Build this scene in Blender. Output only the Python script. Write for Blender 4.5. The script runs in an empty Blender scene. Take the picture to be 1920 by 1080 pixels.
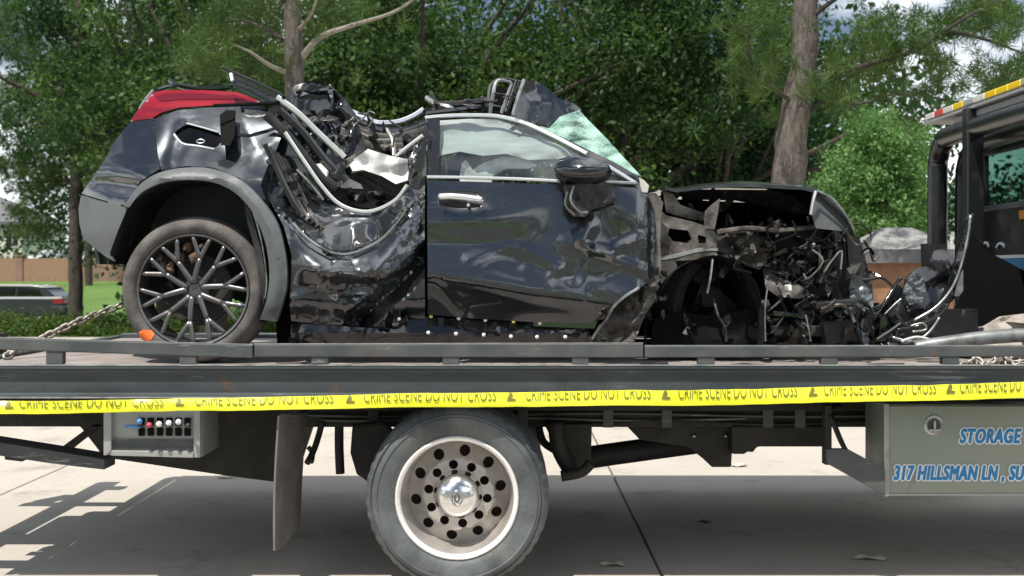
import bpy, bmesh, math, random
import numpy as np
from mathutils import Vector, Matrix, noise
from mathutils.geometry import delaunay_2d_cdt

random.seed(7)
SC = bpy.context.scene
COL = SC.collection
R = math.radians

# ------------------------------------------------------------------ camera
F, YH, HC = 2212.0, 505.0, 1.63          # focal length in photo pixels, horizon row, eye height
cam_d = bpy.data.cameras.new('camera')
cam = bpy.data.objects.new('camera', cam_d)
COL.objects.link(cam)
cam.location = (0, 0, HC)
cam.rotation_euler = (R(90), 0, 0)
cam_d.sensor_width = 36.0
cam_d.lens = F / 1920 * 36
cam_d.shift_y = -35 / 1920
cam_d.clip_start = 0.05
cam_d.clip_end = 3000
cam_d.dof.use_dof = True
cam_d.dof.focus_distance = 6.3
cam_d.dof.aperture_fstop = 3.6
SC.camera = cam

# ------------------------------------------------------------------ world, sun, exposure
SUN = Vector((-0.26, -0.43, 1.0)).normalized()       # direction towards the sun
elev = math.asin(SUN.z)
azim = math.atan2(SUN.x, SUN.y)
W = bpy.data.worlds.new('World')
SC.world = W
W.use_nodes = True
wt = W.node_tree
for n in list(wt.nodes):
    wt.nodes.remove(n)
def wn(t, **kw):
    n = wt.nodes.new(t)
    for k, v in kw.items():
        setattr(n, k, v)
    return n
w_out = wn('ShaderNodeOutputWorld')
w_bg = wn('ShaderNodeBackground')
w_bg.inputs['Strength'].default_value = 0.062
sky = wn('ShaderNodeTexSky', sky_type='NISHITA')
sky.sun_disc = False
sky.sun_elevation = elev
sky.sun_rotation = azim
sky.air_density = 1.0
sky.dust_density = 0.5
sky.ozone_density = 1.0
tc = wn('ShaderNodeTexCoord')
sep = wn('ShaderNodeSeparateXYZ')
wt.links.new(tc.outputs['Generated'], sep.inputs[0])
zadd = wn('ShaderNodeMath', operation='ADD'); zadd.inputs[1].default_value = 0.22
wt.links.new(sep.outputs['Z'], zadd.inputs[0])
zmax = wn('ShaderNodeMath', operation='MAXIMUM'); zmax.inputs[1].default_value = 0.05
wt.links.new(zadd.outputs[0], zmax.inputs[0])
dx = wn('ShaderNodeMath', operation='DIVIDE'); dy = wn('ShaderNodeMath', operation='DIVIDE')
wt.links.new(sep.outputs['X'], dx.inputs[0]); wt.links.new(zmax.outputs[0], dx.inputs[1])
wt.links.new(sep.outputs['Y'], dy.inputs[0]); wt.links.new(zmax.outputs[0], dy.inputs[1])
cmb = wn('ShaderNodeCombineXYZ')
wt.links.new(dx.outputs[0], cmb.inputs[0]); wt.links.new(dy.outputs[0], cmb.inputs[1])
cn = wn('ShaderNodeTexNoise')
cn.inputs['Scale'].default_value = 0.85
cn.inputs['Detail'].default_value = 6.0
cn.inputs['Roughness'].default_value = 0.58
cmo = wn('ShaderNodeVectorMath', operation='ADD'); cmo.inputs[1].default_value = (5.5, -3.0, 0.0)
wt.links.new(cmb.outputs[0], cmo.inputs[0])
wt.links.new(cmo.outputs[0], cn.inputs['Vector'])
cr = wn('ShaderNodeValToRGB')
cr.color_ramp.elements[0].position = 0.46
cr.color_ramp.elements[1].position = 0.60
wt.links.new(cn.outputs['Fac'], cr.inputs['Fac'])
cmix = wn('ShaderNodeMixRGB')
cmix.inputs['Color2'].default_value = (23.0, 23.6, 24.5, 1)
wt.links.new(cr.outputs['Color'], cmix.inputs['Fac'])
wt.links.new(sky.outputs['Color'], cmix.inputs['Color1'])
wt.links.new(cmix.outputs['Color'], w_bg.inputs['Color'])
wt.links.new(w_bg.outputs[0], w_out.inputs['Surface'])

sun_d = bpy.data.lights.new('sun', 'SUN')
sun_d.energy = 5.0
sun_d.angle = R(0.53)
sun_d.color = (1.0, 0.95, 0.87)
sun = bpy.data.objects.new('sun', sun_d)
COL.objects.link(sun)
sun.rotation_euler = SUN.to_track_quat('Z', 'Y').to_euler()
sun.location = (-6, -10, 22)

SC.view_settings.view_transform = 'Standard'
SC.view_settings.look = 'None'
SC.view_settings.exposure = 0.25
SC.view_settings.gamma = 1.0
SC.view_settings.use_curve_mapping = False
SC.render.engine = 'CYCLES'
SC.cycles.use_denoising = True
SC.cycles.max_bounces = 8
SC.cycles.transparent_max_bounces = 10
SC.cycles.transmission_bounces = 4
SC.cycles.diffuse_bounces = 3
SC.cycles.glossy_bounces = 4
SC.cycles.sample_clamp_indirect = 6.0

# ------------------------------------------------------------------ helpers
def P(px, py, Y):
    """a point at depth Y (metres from the eye) measured off the photograph"""
    return Vector(((px - 960) / F * Y, Y, HC - (py - YH) / F * Y))

def tag(o, label=None, cat=None, group=None, kind=None):
    if label: o['label'] = label
    if cat: o['category'] = cat
    if group: o['group'] = group
    if kind: o['kind'] = kind
    return o

def empty(name, loc, label, cat, group=None):
    o = bpy.data.objects.new(name, None)
    o.empty_display_size = 0.2
    COL.objects.link(o)
    o.location = loc
    return tag(o, label, cat, group)

def link(name, me, mat, parent=None, smooth=True, auto=None):
    o = bpy.data.objects.new(name, me)
    COL.objects.link(o)
    if mat is not None and not me.materials:
        me.materials.append(M[mat] if isinstance(mat, str) else mat)
    if parent is not None:
        o.parent = parent
        off = Vector((0, 0, 0)); p = parent
        while p is not None:
            off += p.location; p = p.parent
        o.location = -off
    if smooth and len(me.polygons):
        me.polygons.foreach_set('use_smooth', [True] * len(me.polygons))
        if auto:
            try: me.set_sharp_from_angle(angle=R(auto))
            except Exception: pass
    return o

def catmull(pts, n=6, closed=False):
    pts = [Vector(p) for p in pts]
    out = []
    N = len(pts)
    segs = N if closed else N - 1
    for i in range(segs):
        if closed:
            p0, p1, p2, p3 = pts[(i - 1) % N], pts[i], pts[(i + 1) % N], pts[(i + 2) % N]
        else:
            p0, p1, p2, p3 = pts[max(i - 1, 0)], pts[i], pts[i + 1], pts[min(i + 2, N - 1)]
        for k in range(n):
            t = k / n
            out.append(0.5 * ((2 * p1) + (p2 - p0) * t + (2 * p0 - 5 * p1 + 4 * p2 - p3) * t * t + (3 * p1 - p0 - 3 * p2 + p3) * t ** 3))
    if not closed:
        out.append(pts[-1])
    return out

class MB:
    def __init__(s):
        s.v = []; s.f = []
    def add(s, v, f):
        b = len(s.v)
        s.v += [tuple(p) for p in v]
        s.f += [tuple(i + b for i in q) for q in f]
        return s
    def box(s, lo, hi):
        (a, b, c), (d, e, g) = lo, hi
        return s.add([(a,b,c),(d,b,c),(d,e,c),(a,e,c),(a,b,g),(d,b,g),(d,e,g),(a,e,g)],
                     [(0,3,2,1),(4,5,6,7),(0,1,5,4),(1,2,6,5),(2,3,7,6),(3,0,4,7)])
    def obox(s, c, ax, ay, az):
        """oriented box: centre and three half-axis vectors"""
        c = Vector(c); ax = Vector(ax); ay = Vector(ay); az = Vector(az)
        v = [c + i*ax + j*ay + k*az for k in (-1, 1) for j in (-1, 1) for i in (-1, 1)]
        return s.add(v, [(0,2,3,1),(4,5,7,6),(0,1,5,4),(1,3,7,5),(3,2,6,7),(2,0,4,6)])
    def tube(s, path, r, sides=8, cap=True, smooth=0, flat=None):
        path = [Vector(p) for p in path]
        if smooth: path = catmull(path, smooth)
        n = len(path)
        up = Vector((0, 0, 1))
        rings = []
        prev = None
        for i, p in enumerate(path):
            t = (path[min(i + 1, n - 1)] - path[max(i - 1, 0)])
            if t.length < 1e-9: t = Vector((1, 0, 0))
            t.normalize()
            if prev is None:
                a = t.cross(Vector((0, 1, 0)))
                if a.length < 0.1: a = t.cross(up)
            else:
                a = prev - t * prev.dot(t)
                if a.length < 1e-6: a = t.cross(up)
            a.normalize(); prev = a
            b = t.cross(a)
            rr = r(i / max(n - 1, 1)) if callable(r) else r
            fl = flat or 1.0
            rings.append([p + a * (rr * math.cos(2*math.pi*k/sides)) + b * (rr * fl * math.sin(2*math.pi*k/sides)) for k in range(sides)])
        v = [q for ring in rings for q in ring]
        f = []
        for i in range(n - 1):
            for k in range(sides):
                k2 = (k + 1) % sides
                f.append((i*sides+k, i*sides+k2, (i+1)*sides+k2, (i+1)*sides+k))
        if cap:
            f.append(tuple(range(sides - 1, -1, -1)))
            f.append(tuple((n - 1)*sides + k for k in range(sides)))
        return s.add(v, f)
    def lathe(s, prof, c, n=64, closed=False, tilt=None):
        """spin (radius, offset along +Y) round an axis along Y through c"""
        c = Vector(c)
        v = []
        for (r, y) in prof:
            for k in range(n):
                a = 2*math.pi*k/n
                q = Vector((r*math.cos(a), y, r*math.sin(a)))
                if tilt is not None: q = tilt @ q
                v.append(c + q)
        f = []
        m = len(prof)
        for i in range(m if closed else m - 1):
            j = (i + 1) % m
            for k in range(n):
                k2 = (k + 1) % n
                f.append((i*n+k, i*n+k2, j*n+k2, j*n+k))
        return s.add(v, f)
    def build(s, name, mat, parent=None, smooth=False, bevel=0, auto=None, fix=True, seg=2):
        me = bpy.data.meshes.new(name)
        me.from_pydata(s.v, [], s.f)
        if fix:
            bm = bmesh.new(); bm.from_mesh(me)
            bmesh.ops.recalc_face_normals(bm, faces=bm.faces)
            bm.to_mesh(me); bm.free()
        me.update()
        o = link(name, me, mat, parent, smooth or auto is not None, auto)
        if bevel:
            md = o.modifiers.new('edge', 'BEVEL'); md.width = bevel; md.segments = seg; md.limit_method = 'ANGLE'; md.angle_limit = R(40)
        return o

def inside(poly, x, y):
    c = False; j = len(poly) - 1
    for i in range(len(poly)):
        xi, yi = poly[i]; xj, yj = poly[j]
        if (yi > y) != (yj > y) and x < (xj - xi) * (y - yi) / (yj - yi) + xi:
            c = not c
        j = i
    return c

def resample(poly, step):
    out = []
    for i in range(len(poly)):
        a = poly[i]; b = poly[(i + 1) % len(poly)]
        d = math.hypot(b[0]-a[0], b[1]-a[1])
        n = max(1, int(round(d / step)))
        for k in range(n):
            t = k / n
            out.append((a[0] + (b[0]-a[0])*t, a[1] + (b[1]-a[1])*t))
    return out

def fill2d(outline, holes=(), step=8.0, seed=1, jit=0.25, edge=None):
    """dense triangles filling a 2D outline with holes"""
    rnd = random.Random(seed)
    e = edge or step
    loops = [resample(outline, e)] + [resample(h, e) for h in holes]
    pts = []; edges = []
    for lp in loops:
        b = len(pts)
        pts += [Vector(p) for p in lp]
        edges += [(b + i, b + (i + 1) % len(lp)) for i in range(len(lp))]
    xs = [p[0] for p in outline]; ys = [p[1] for p in outline]
    y = min(ys); row = 0
    bpts = [p for lp in loops for p in lp]
    while y < max(ys):
        x = min(xs) + (step/2 if row % 2 else 0)
        while x < max(xs):
            qx = x + rnd.uniform(-jit, jit)*step; qy = y + rnd.uniform(-jit, jit)*step
            if inside(outline, qx, qy) and not any(inside(h, qx, qy) for h in holes):
                m2 = (0.45*e)**2
                if all((qx-p[0])**2 + (qy-p[1])**2 > m2 for p in bpts):
                    pts.append(Vector((qx, qy)))
            x += step
        y += step * 0.87; row += 1
    res = delaunay_2d_cdt(pts, edges, [], 0, 1e-5)
    vs = [(p.x, p.y) for p in res[0]]
    fs = []
    for f in res[2]:
        cx = sum(vs[i][0] for i in f)/len(f); cy = sum(vs[i][1] for i in f)/len(f)
        if inside(outline, cx, cy) and not any(inside(h, cx, cy) for h in holes):
            fs.append(tuple(f))
    return vs, fs

def solid(verts, faces, offs):
    """give a sheet thickness: offs is a vector or a function(vertex) -> vector"""
    n = len(verts)
    back = [Vector(v) + (offs(v) if callable(offs) else offs) for v in verts]
    ec = {}
    for f in faces:
        for i in range(len(f)):
            a, b = f[i], f[(i+1) % len(f)]
            k = (min(a, b), max(a, b))
            ec.setdefault(k, []).append((a, b))
    F2 = list(faces) + [tuple(i + n for i in reversed(f)) for f in faces]
    for k, l in ec.items():
        if len(l) == 1:
            a, b = l[0]
            F2.append((b, a, a + n, b + n))
    return list(verts) + back, F2

def panel(name, outline, dep, mat, parent, step=9, thick=0.006, holes=(), curve=0, seed=1, auto=38, edge=None):
    """a sheet-metal panel: an outline at its own depths with thickness; dep(px, py) -> metres from the eye"""
    if curve:
        outline = [(p.x, p.y) for p in catmull([(a, b, 0) for a, b in outline], curve, True)]
    v2, fs = fill2d(outline, holes, step, seed, edge=edge)
    v3 = [P(x, y, dep(x, y) if callable(dep) else dep) for x, y in v2]
    fs2 = []
    for f in fs:
        a, b, c = v3[f[0]], v3[f[1]], v3[f[2]]
        n = (b - a).cross(c - a)
        fs2.append(f if n.y < 0 else tuple(reversed(f)))
    vv, ff = solid(v3, fs2, Vector((0, thick, 0)))
    me = bpy.data.meshes.new(name)
    me.from_pydata(vv, [], ff)
    me.update()
    return link(name, me, mat, parent, True, auto)

def pt(*pts):
    return [P(*p) for p in pts]

def trim(name, pts, r, mat, parent, n=5, sides=6, flat=None):
    return MB().tube(pt(*pts), r, sides, True, n, flat).build(name, mat, parent, True, auto=50)

def sst(a, b, x):
    t = min(max((x - a) / (b - a), 0), 1)
    return t*t*(3 - 2*t)

def gauss(x, y, cx, cy, sx, sy, ang=0):
    c, s = math.cos(ang), math.sin(ang)
    u = ((x-cx)*c + (y-cy)*s)/sx; v = (-(x-cx)*s + (y-cy)*c)/sy
    return math.exp(-0.5*(u*u + v*v))

def dseg(x, y, a, b):
    ax, ay = a; bx, by = b
    L2 = (bx-ax)**2 + (by-ay)**2
    t = min(max(((x-ax)*(bx-ax) + (y-ay)*(by-ay))/L2, 0), 1)
    return math.hypot(x - ax - t*(bx-ax), y - ay - t*(by-ay))

def dpoly(x, y, pl):
    return min(dseg(x, y, pl[i], pl[i+1]) for i in range(len(pl)-1))

def fold(x, y, pl, w):
    return max(0, 1 - dpoly(x, y, pl)/w)

def interp(pl, x):
    if x <= pl[0][0]: return pl[0][1]
    for i in range(len(pl)-1):
        if x <= pl[i+1][0]:
            t = (x - pl[i][0])/(pl[i+1][0]-pl[i][0])
            return pl[i][1] + t*(pl[i+1][1]-pl[i][1])
    return pl[-1][1]

def crumple(x, y, s, seed=0.0):
    """faceted crush: ridged noise"""
    p = Vector((x/s, y/s, seed))
    return (abs(noise.noise(p)) + 0.5*abs(noise.noise(p*2.1 + Vector((3, 1, 5)))))

def facets(x0, x1, y0, y1, n, amp, seed):
    """buckled sheet: planar facets meeting at sharp creases; returns offset(px, py)"""
    rnd = random.Random(seed)
    pts = [Vector((x, y)) for x in (x0-80, x1+80) for y in (y0-80, y1+80)]
    pts += [Vector((rnd.uniform(x0, x1), rnd.uniform(y0, y1))) for _ in range(n)]
    res = delaunay_2d_cdt(pts, [], [], 0, 1e-5)
    vs = res[0]; hz = [rnd.uniform(-amp, amp) for _ in vs]
    tris = []
    for f in res[2]:
        a, b, c = (vs[i] for i in f[:3])
        den = (b.y-c.y)*(a.x-c.x) + (c.x-b.x)*(a.y-c.y)
        if abs(den) > 1e-9: tris.append((a, b, c, den, [hz[i] for i in f[:3]]))
    def off(x, y):
        for a, b, c, den, h in tris:
            u = ((b.y-c.y)*(x-c.x) + (c.x-b.x)*(y-c.y))/den
            v = ((c.y-a.y)*(x-c.x) + (a.x-c.x)*(y-c.y))/den
            if u >= -1e-6 and v >= -1e-6 and u+v <= 1+1e-6:
                return u*h[0] + v*h[1] + (1-u-v)*h[2]
        return 0.0
    return off

# ------------------------------------------------------------------ materials
M = {}
def material(name):
    m = bpy.data.materials.new(name)
    m.use_nodes = True
    nt = m.node_tree
    b = nt.nodes['Principled BSDF']
    M[name] = m
    return m, nt, b

def N(nt, t, **kw):
    n = nt.nodes.new(t)
    for k, v in kw.items(): setattr(n, k, v)
    return n

def noise_fac(nt, scale, detail=4, rough=0.55, lo=0.4, hi=0.6, stretch=None):
    t = N(nt, 'ShaderNodeTexCoord')
    nz = N(nt, 'ShaderNodeTexNoise')
    nz.inputs['Scale'].default_value = scale
    nz.inputs['Detail'].default_value = detail
    nz.inputs['Roughness'].default_value = rough
    if stretch:
        mp = N(nt, 'ShaderNodeMapping'); mp.inputs['Scale'].default_value = stretch
        nt.links.new(t.outputs['Object'], mp.inputs['Vector']); nt.links.new(mp.outputs[0], nz.inputs['Vector'])
    else:
        nt.links.new(t.outputs['Object'], nz.inputs['Vector'])
    mr = N(nt, 'ShaderNodeMapRange')
    mr.inputs['From Min'].default_value = lo; mr.inputs['From Max'].default_value = hi
    nt.links.new(nz.outputs['Fac'], mr.inputs['Value'])
    return mr.outputs[0], nz.outputs['Fac']

def mixc(nt, fac, c1, c2):
    m = N(nt, 'ShaderNodeMixRGB')
    for i, c in ((1, c1), (2, c2)):
        if isinstance(c, tuple): m.inputs[i].default_value = (*c, 1)
        else: nt.links.new(c, m.inputs[i])
    if isinstance(fac, float): m.inputs[0].default_value = fac
    else: nt.links.new(fac, m.inputs[0])
    return m.outputs[0]

def bump(nt, b, h, strength=0.3, dist=0.01):
    bp = N(nt, 'ShaderNodeBump')
    bp.inputs['Strength'].default_value = strength
    bp.inputs['Distance'].default_value = dist
    nt.links.new(h, bp.inputs['Height'])
    nt.links.new(bp.outputs[0], b.inputs['Normal'])

def simple(name, col, rough=0.5, metal=0.0, col2=None, nscale=6, nlo=0.4, nhi=0.65, rough2=None, coat=0, bmp=0, bscale=60, spec=None, stretch=None, detail=4):
    m, nt, b = material(name)
    b.inputs['Base Color'].default_value = (*col, 1)
    b.inputs['Roughness'].default_value = rough
    b.inputs['Metallic'].default_value = metal
    if spec is not None: b.inputs['Specular IOR Level'].default_value = spec
    if coat:
        b.inputs['Coat Weight'].default_value = coat
        b.inputs['Coat Roughness'].default_value = 0.04
    if col2 is not None:
        f, _ = noise_fac(nt, nscale, detail, 0.6, nlo, nhi, stretch)
        nt.links.new(mixc(nt, f, col, col2), b.inputs['Base Color'])
        if rough2 is not None:
            mr = N(nt, 'ShaderNodeMapRange')
            mr.inputs['To Min'].default_value = rough; mr.inputs['To Max'].default_value = rough2
            nt.links.new(f, mr.inputs['Value']); nt.links.new(mr.outputs[0], b.inputs['Roughness'])
    if bmp:
        _, h = noise_fac(nt, bscale, 3)
        bump(nt, b, h, bmp)
    return m

def overlay(name, col, scale, lo, hi, amount=1.0, stretch=None, rough=None):
    """wear with a shape of its own over a material's colour: rust, dirt, scrapes"""
    nt = M[name].node_tree; b = nt.nodes['Principled BSDF']
    f, _ = noise_fac(nt, scale, 8, 0.7, lo, hi, stretch)
    mm = N(nt, 'ShaderNodeMath', operation='MULTIPLY'); mm.use_clamp = True; mm.inputs[1].default_value = amount
    nt.links.new(f, mm.inputs[0])
    inp = b.inputs['Base Color']
    src = inp.links[0].from_socket if inp.is_linked else tuple(inp.default_value)[:3]
    nt.links.new(mixc(nt, mm.outputs[0], src, col), inp)
# car
def paint(name, dust, scratch):
    m, nt, b = material(name)
    f, _ = noise_fac(nt, 3.2, 6, 0.65, 0.45, 0.75)
    fm = N(nt, 'ShaderNodeMath', operation='MULTIPLY'); fm.inputs[1].default_value = dust
    nt.links.new(f, fm.inputs[0])
    c = mixc(nt, fm.outputs[0], (0.029, 0.034, 0.040), (0.13, 0.125, 0.115))
    s, _ = noise_fac(nt, 9, 8, 0.75, 0.56, 0.66, (1.0, 1.0, 2.6))
    sm = N(nt, 'ShaderNodeMath', operation='MULTIPLY'); sm.inputs[1].default_value = scratch
    nt.links.new(s, sm.inputs[0])
    c2 = mixc(nt, sm.outputs[0], c, (0.42, 0.43, 0.43))
    nt.links.new(c2, b.inputs['Base Color'])
    b.inputs['Metallic'].default_value = 0.75
    ad = N(nt, 'ShaderNodeMath', operation='ADD'); nt.links.new(fm.outputs[0], ad.inputs[0]); nt.links.new(sm.outputs[0], ad.inputs[1])
    mr = N(nt, 'ShaderNodeMapRange'); mr.inputs['To Min'].default_value = 0.28; mr.inputs['To Max'].default_value = 0.7
    nt.links.new(ad.outputs[0], mr.inputs['Value']); nt.links.new(mr.outputs[0], b.inputs['Roughness'])
    cw = N(nt, 'ShaderNodeMapRange'); cw.inputs['To Min'].default_value = 1.0; cw.inputs['To Max'].default_value = 0.1
    nt.links.new(ad.outputs[0], cw.inputs['Value']); nt.links.new(cw.outputs[0], b.inputs['Coat Weight'])
    b.inputs['Coat Roughness'].default_value = 0.05
    b.inputs['Coat IOR'].default_value = 1.85
    _, h = noise_fac(nt, 5, 2)
    bump(nt, b, h, 0.02, 0.02)
paint('car_paint', 0.12, 0.07)
paint('scuffed_paint', 0.5, 0.55)
simple('grey_plastic', (0.105, 0.115, 0.118), 0.5, 0, (0.075, 0.082, 0.086), 3, bmp=0.06, bscale=300)
simple('black_plastic', (0.016, 0.016, 0.017), 0.42, 0, (0.05, 0.048, 0.045), 8, 0.5, 0.8, 0.7)
simple('gloss_black', (0.012, 0.013, 0.015), 0.12, 0, (0.05, 0.05, 0.05), 6, 0.55, 0.85, 0.5, coat=0.8)
simple('matte_black', (0.006, 0.006, 0.006), 0.85, spec=0.12)  # matte near-black for dark parts and for painted-in shade
simple('dark_metal', (0.085, 0.08, 0.072), 0.5, 0.55, (0.035, 0.03, 0.026), 14, 0.4, 0.65, 0.75)
simple('chrome', (0.90, 0.91, 0.92), 0.2, 0.6)
simple('hub_chrome', (0.82, 0.82, 0.82), 0.16, 1.0, (0.5, 0.46, 0.42), 9, 0.55, 0.75, 0.4)
simple('lens_dark', (0.13, 0.006, 0.012), 0.1, coat=1.0)
simple('satin_metal', (0.55, 0.55, 0.54), 0.35, 1.0, (0.2, 0.19, 0.17), 14, 0.45, 0.7)
simple('bare_metal', (0.22, 0.205, 0.185), 0.5, 0.6, (0.065, 0.056, 0.048), 11, 0.4, 0.65, 0.75)
simple('airbag_fabric', (0.82, 0.82, 0.80), 0.85, 0, (0.66, 0.65, 0.62), 10, bmp=0.3, bscale=120)
simple('curtain_fabric', (0.46, 0.48, 0.48), 0.85, 0, (0.30, 0.32, 0.32), 5, 0.35, 0.65, stretch=(.4, 1, 3))
simple('seat_leather', (0.03, 0.028, 0.026), 0.5, 0, (0.06, 0.055, 0.05), 9)
simple('rubber', (0.022, 0.022, 0.022), 0.75, 0, (0.055, 0.05, 0.045), 9, 0.4, 0.75)
simple('muddy_rubber', (0.072, 0.068, 0.065), 0.85, 0, (0.17, 0.152, 0.138), 9, 0.40, 0.72, bmp=0.3, bscale=90)
simple('dark_alloy', (0.17, 0.17, 0.175), 0.34, 0.8, (0.15, 0.125, 0.105), 10, 0.55, 0.75, 0.7)
simple('dirt', (0.15, 0.095, 0.065), 0.95, 0, (0.10, 0.06, 0.04), 30, bmp=0.8, bscale=60)
simple('orange_paint', (0.85, 0.16, 0.02), 0.6)
m, nt, b = material('tail_lens')
b.inputs['Roughness'].default_value = 0.08
b.inputs['Coat Weight'].default_value = 1.0
f, _ = noise_fac(nt, 7, 3, 0.5, 0.35, 0.65, (0.6, 1, 3))
nt.links.new(mixc(nt, f, (0.33, 0.010, 0.020), (0.16, 0.008, 0.014)), b.inputs['Base Color'])
simple('clip_white', (0.85, 0.85, 0.84), 0.5)
simple('clip_yellow', (0.75, 0.72, 0.12), 0.5)

def glassy(name, tint, refl, diffuse=None, dfac=0.0, rough=0.02):
    m = bpy.data.materials.new(name); m.use_nodes = True; M[name] = m
    nt = m.node_tree
    for n in list(nt.nodes): nt.nodes.remove(n)
    out = N(nt, 'ShaderNodeOutputMaterial')
    tr = N(nt, 'ShaderNodeBsdfTransparent'); tr.inputs[0].default_value = (*tint, 1)
    gl = N(nt, 'ShaderNodeBsdfGlossy'); gl.inputs['Roughness'].default_value = rough
    lw = N(nt, 'ShaderNodeLayerWeight'); lw.inputs['Blend'].default_value = 0.5
    pw = N(nt, 'ShaderNodeMath', operation='POWER'); pw.inputs[1].default_value = 4.0
    nt.links.new(lw.outputs['Facing'], pw.inputs[0])
    r0 = ((refl-1)/(refl+1))**2
    ma = N(nt, 'ShaderNodeMath', operation='MULTIPLY_ADD'); ma.inputs[1].default_value = 1-r0; ma.inputs[2].default_value = r0
    nt.links.new(pw.outputs[0], ma.inputs[0])
    mx = N(nt, 'ShaderNodeMixShader')
    nt.links.new(ma.outputs[0], mx.inputs[0])
    base = tr.outputs[0]
    if diffuse:
        df = N(nt, 'ShaderNodeBsdfDiffuse'); df.inputs[0].default_value = (*diffuse, 1)
        tl = N(nt, 'ShaderNodeBsdfTranslucent'); tl.inputs[0].default_value = (*diffuse, 1)
        ds = N(nt, 'ShaderNodeMixShader'); ds.inputs[0].default_value = 0.45
        nt.links.new(df.outputs[0], ds.inputs[1]); nt.links.new(tl.outputs[0], ds.inputs[2])
        m2 = N(nt, 'ShaderNodeMixShader')
        t = N(nt, 'ShaderNodeTexCoord')
        v = N(nt, 'ShaderNodeTexVoronoi'); v.feature = 'DISTANCE_TO_EDGE'; v.inputs['Scale'].default_value = 42
        nt.links.new(t.outputs['Object'], v.inputs['Vector'])
        mr = N(nt, 'ShaderNodeMapRange'); mr.inputs['From Max'].default_value = 0.12
        mr.inputs['To Min'].default_value = min(1, dfac + 0.3); mr.inputs['To Max'].default_value = dfac
        nt.links.new(v.outputs['Distance'], mr.inputs['Value'])
        nz = N(nt, 'ShaderNodeTexNoise'); nz.inputs['Scale'].default_value = 9; nz.inputs['Detail'].default_value = 5
        nt.links.new(t.outputs['Object'], nz.inputs['Vector'])
        mm = N(nt, 'ShaderNodeMath', operation='MULTIPLY_ADD'); mm.inputs[1].default_value = 2.4; mm.inputs[2].default_value = -1.2; mm.use_clamp = False
        nt.links.new(nz.outputs['Fac'], mm.inputs[0])
        ad = N(nt, 'ShaderNodeMath', operation='ADD'); ad.use_clamp = True
        nt.links.new(mr.outputs[0], ad.inputs[0]); nt.links.new(mm.outputs[0], ad.inputs[1])
        nt.links.new(ad.outputs[0], m2.inputs[0])
        nt.links.new(tr.outputs[0], m2.inputs[1]); nt.links.new(ds.outputs[0], m2.inputs[2])
        base = m2.outputs[0]
    nt.links.new(base, mx.inputs[1]); nt.links.new(gl.outputs[0], mx.inputs[2])
    nt.links.new(mx.outputs[0], out.inputs[0])
    return m
glassy('car_glass', (0.945, 0.98, 0.965), 2.0)
glassy('dark_glass', (0.05, 0.06, 0.06), 1.7)
glassy('cab_glass', (0.34, 0.52, 0.45), 1.9)
glassy('shattered_glass', (0.55, 0.80, 0.70), 1.5, (0.62, 0.86, 0.76), 0.50, 0.12)
glassy('lamp_glass', (0.8, 0.83, 0.85), 1.6, (0.40, 0.44, 0.46), 0.22, 0.1)

# truck
simple('bed_paint', (0.032, 0.042, 0.046), 0.45, 0.0, (0.066, 0.076, 0.08), 2.2, 0.35, 0.7, 0.62, stretch=(0.6, 1, 3), detail=7)
simple('rail_paint', (0.052, 0.060, 0.062), 0.5, 0.0, (0.10, 0.105, 0.10), 3.2, 0.4, 0.7, 0.7, detail=7)
simple('lit_edge', (0.42, 0.43, 0.42), 0.45, 0.3, (0.16, 0.17, 0.17), 9, 0.4, 0.7)  # pale colour paints in the light caught along steel edges
simple('deck_steel', (0.34, 0.295, 0.27), 0.75, 0.0, (0.16, 0.14, 0.13), 3, 0.3, 0.7, detail=8, bmp=0.3, bscale=25)
simple('chassis_black', (0.016, 0.015, 0.014), 0.7, 0, (0.045, 0.04, 0.034), 4, 0.45, 0.7)
simple('truck_rubber', (0.055, 0.062, 0.066), 0.6, 0, (0.15, 0.165, 0.17), 4, 0.35, 0.75, bmp=0.3, bscale=60, detail=7)
simple('polished_rim', (0.54, 0.515, 0.49), 0.32, 0.5, (0.36, 0.32, 0.285), 6, 0.40, 0.72, 0.55, detail=8)
simple('rim_bright', (0.90, 0.88, 0.85), 0.3, 0.3, (0.74, 0.70, 0.65), 9, 0.5, 0.8)
simple('drum_brown', (0.035, 0.025, 0.018), 0.8)  # even dark brown of the brake drum
simple('flap_rubber', (0.13, 0.122, 0.112), 0.6, 0, (0.19, 0.18, 0.165), 6)
simple('tool_steel', (0.30, 0.31, 0.30), 0.45, 0.35, (0.40, 0.40, 0.37), 3, 0.35, 0.7, 0.6, detail=6)
simple('box_steel', (0.225, 0.275, 0.235), 0.48, 0.15, (0.285, 0.28, 0.23), 1.8, 0.3, 0.7, 0.55, detail=6)
simple('letter_blue', (0.02, 0.20, 0.45), 0.4)
simple('letter_white', (0.78, 0.82, 0.84), 0.45)
simple('cab_paint', (0.010, 0.011, 0.012), 0.32, 0, (0.05, 0.048, 0.045), 5, 0.55, 0.85, 0.55, coat=0.25)
simple('light_amber', (0.90, 0.62, 0.02), 0.25, coat=0.6)
simple('light_red', (0.62, 0.10, 0.08), 0.25, coat=0.6)
simple('light_clear', (0.72, 0.70, 0.66), 0.25, coat=0.6)
simple('bar_grey', (0.34, 0.335, 0.33), 0.45)
simple('marker_orange', (0.85, 0.30, 0.03), 0.3, coat=0.6)
simple('lever_red', (0.5, 0.05, 0.08), 0.4)
simple('lever_blue', (0.08, 0.25, 0.55), 0.4)
simple('cloth_grey', (0.40, 0.36, 0.32), 0.8, 0, (0.25, 0.22, 0.2), 8)
simple('pipe_grey', (0.23, 0.25, 0.25), 0.5, 0.4, (0.12, 0.125, 0.12), 12)
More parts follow.
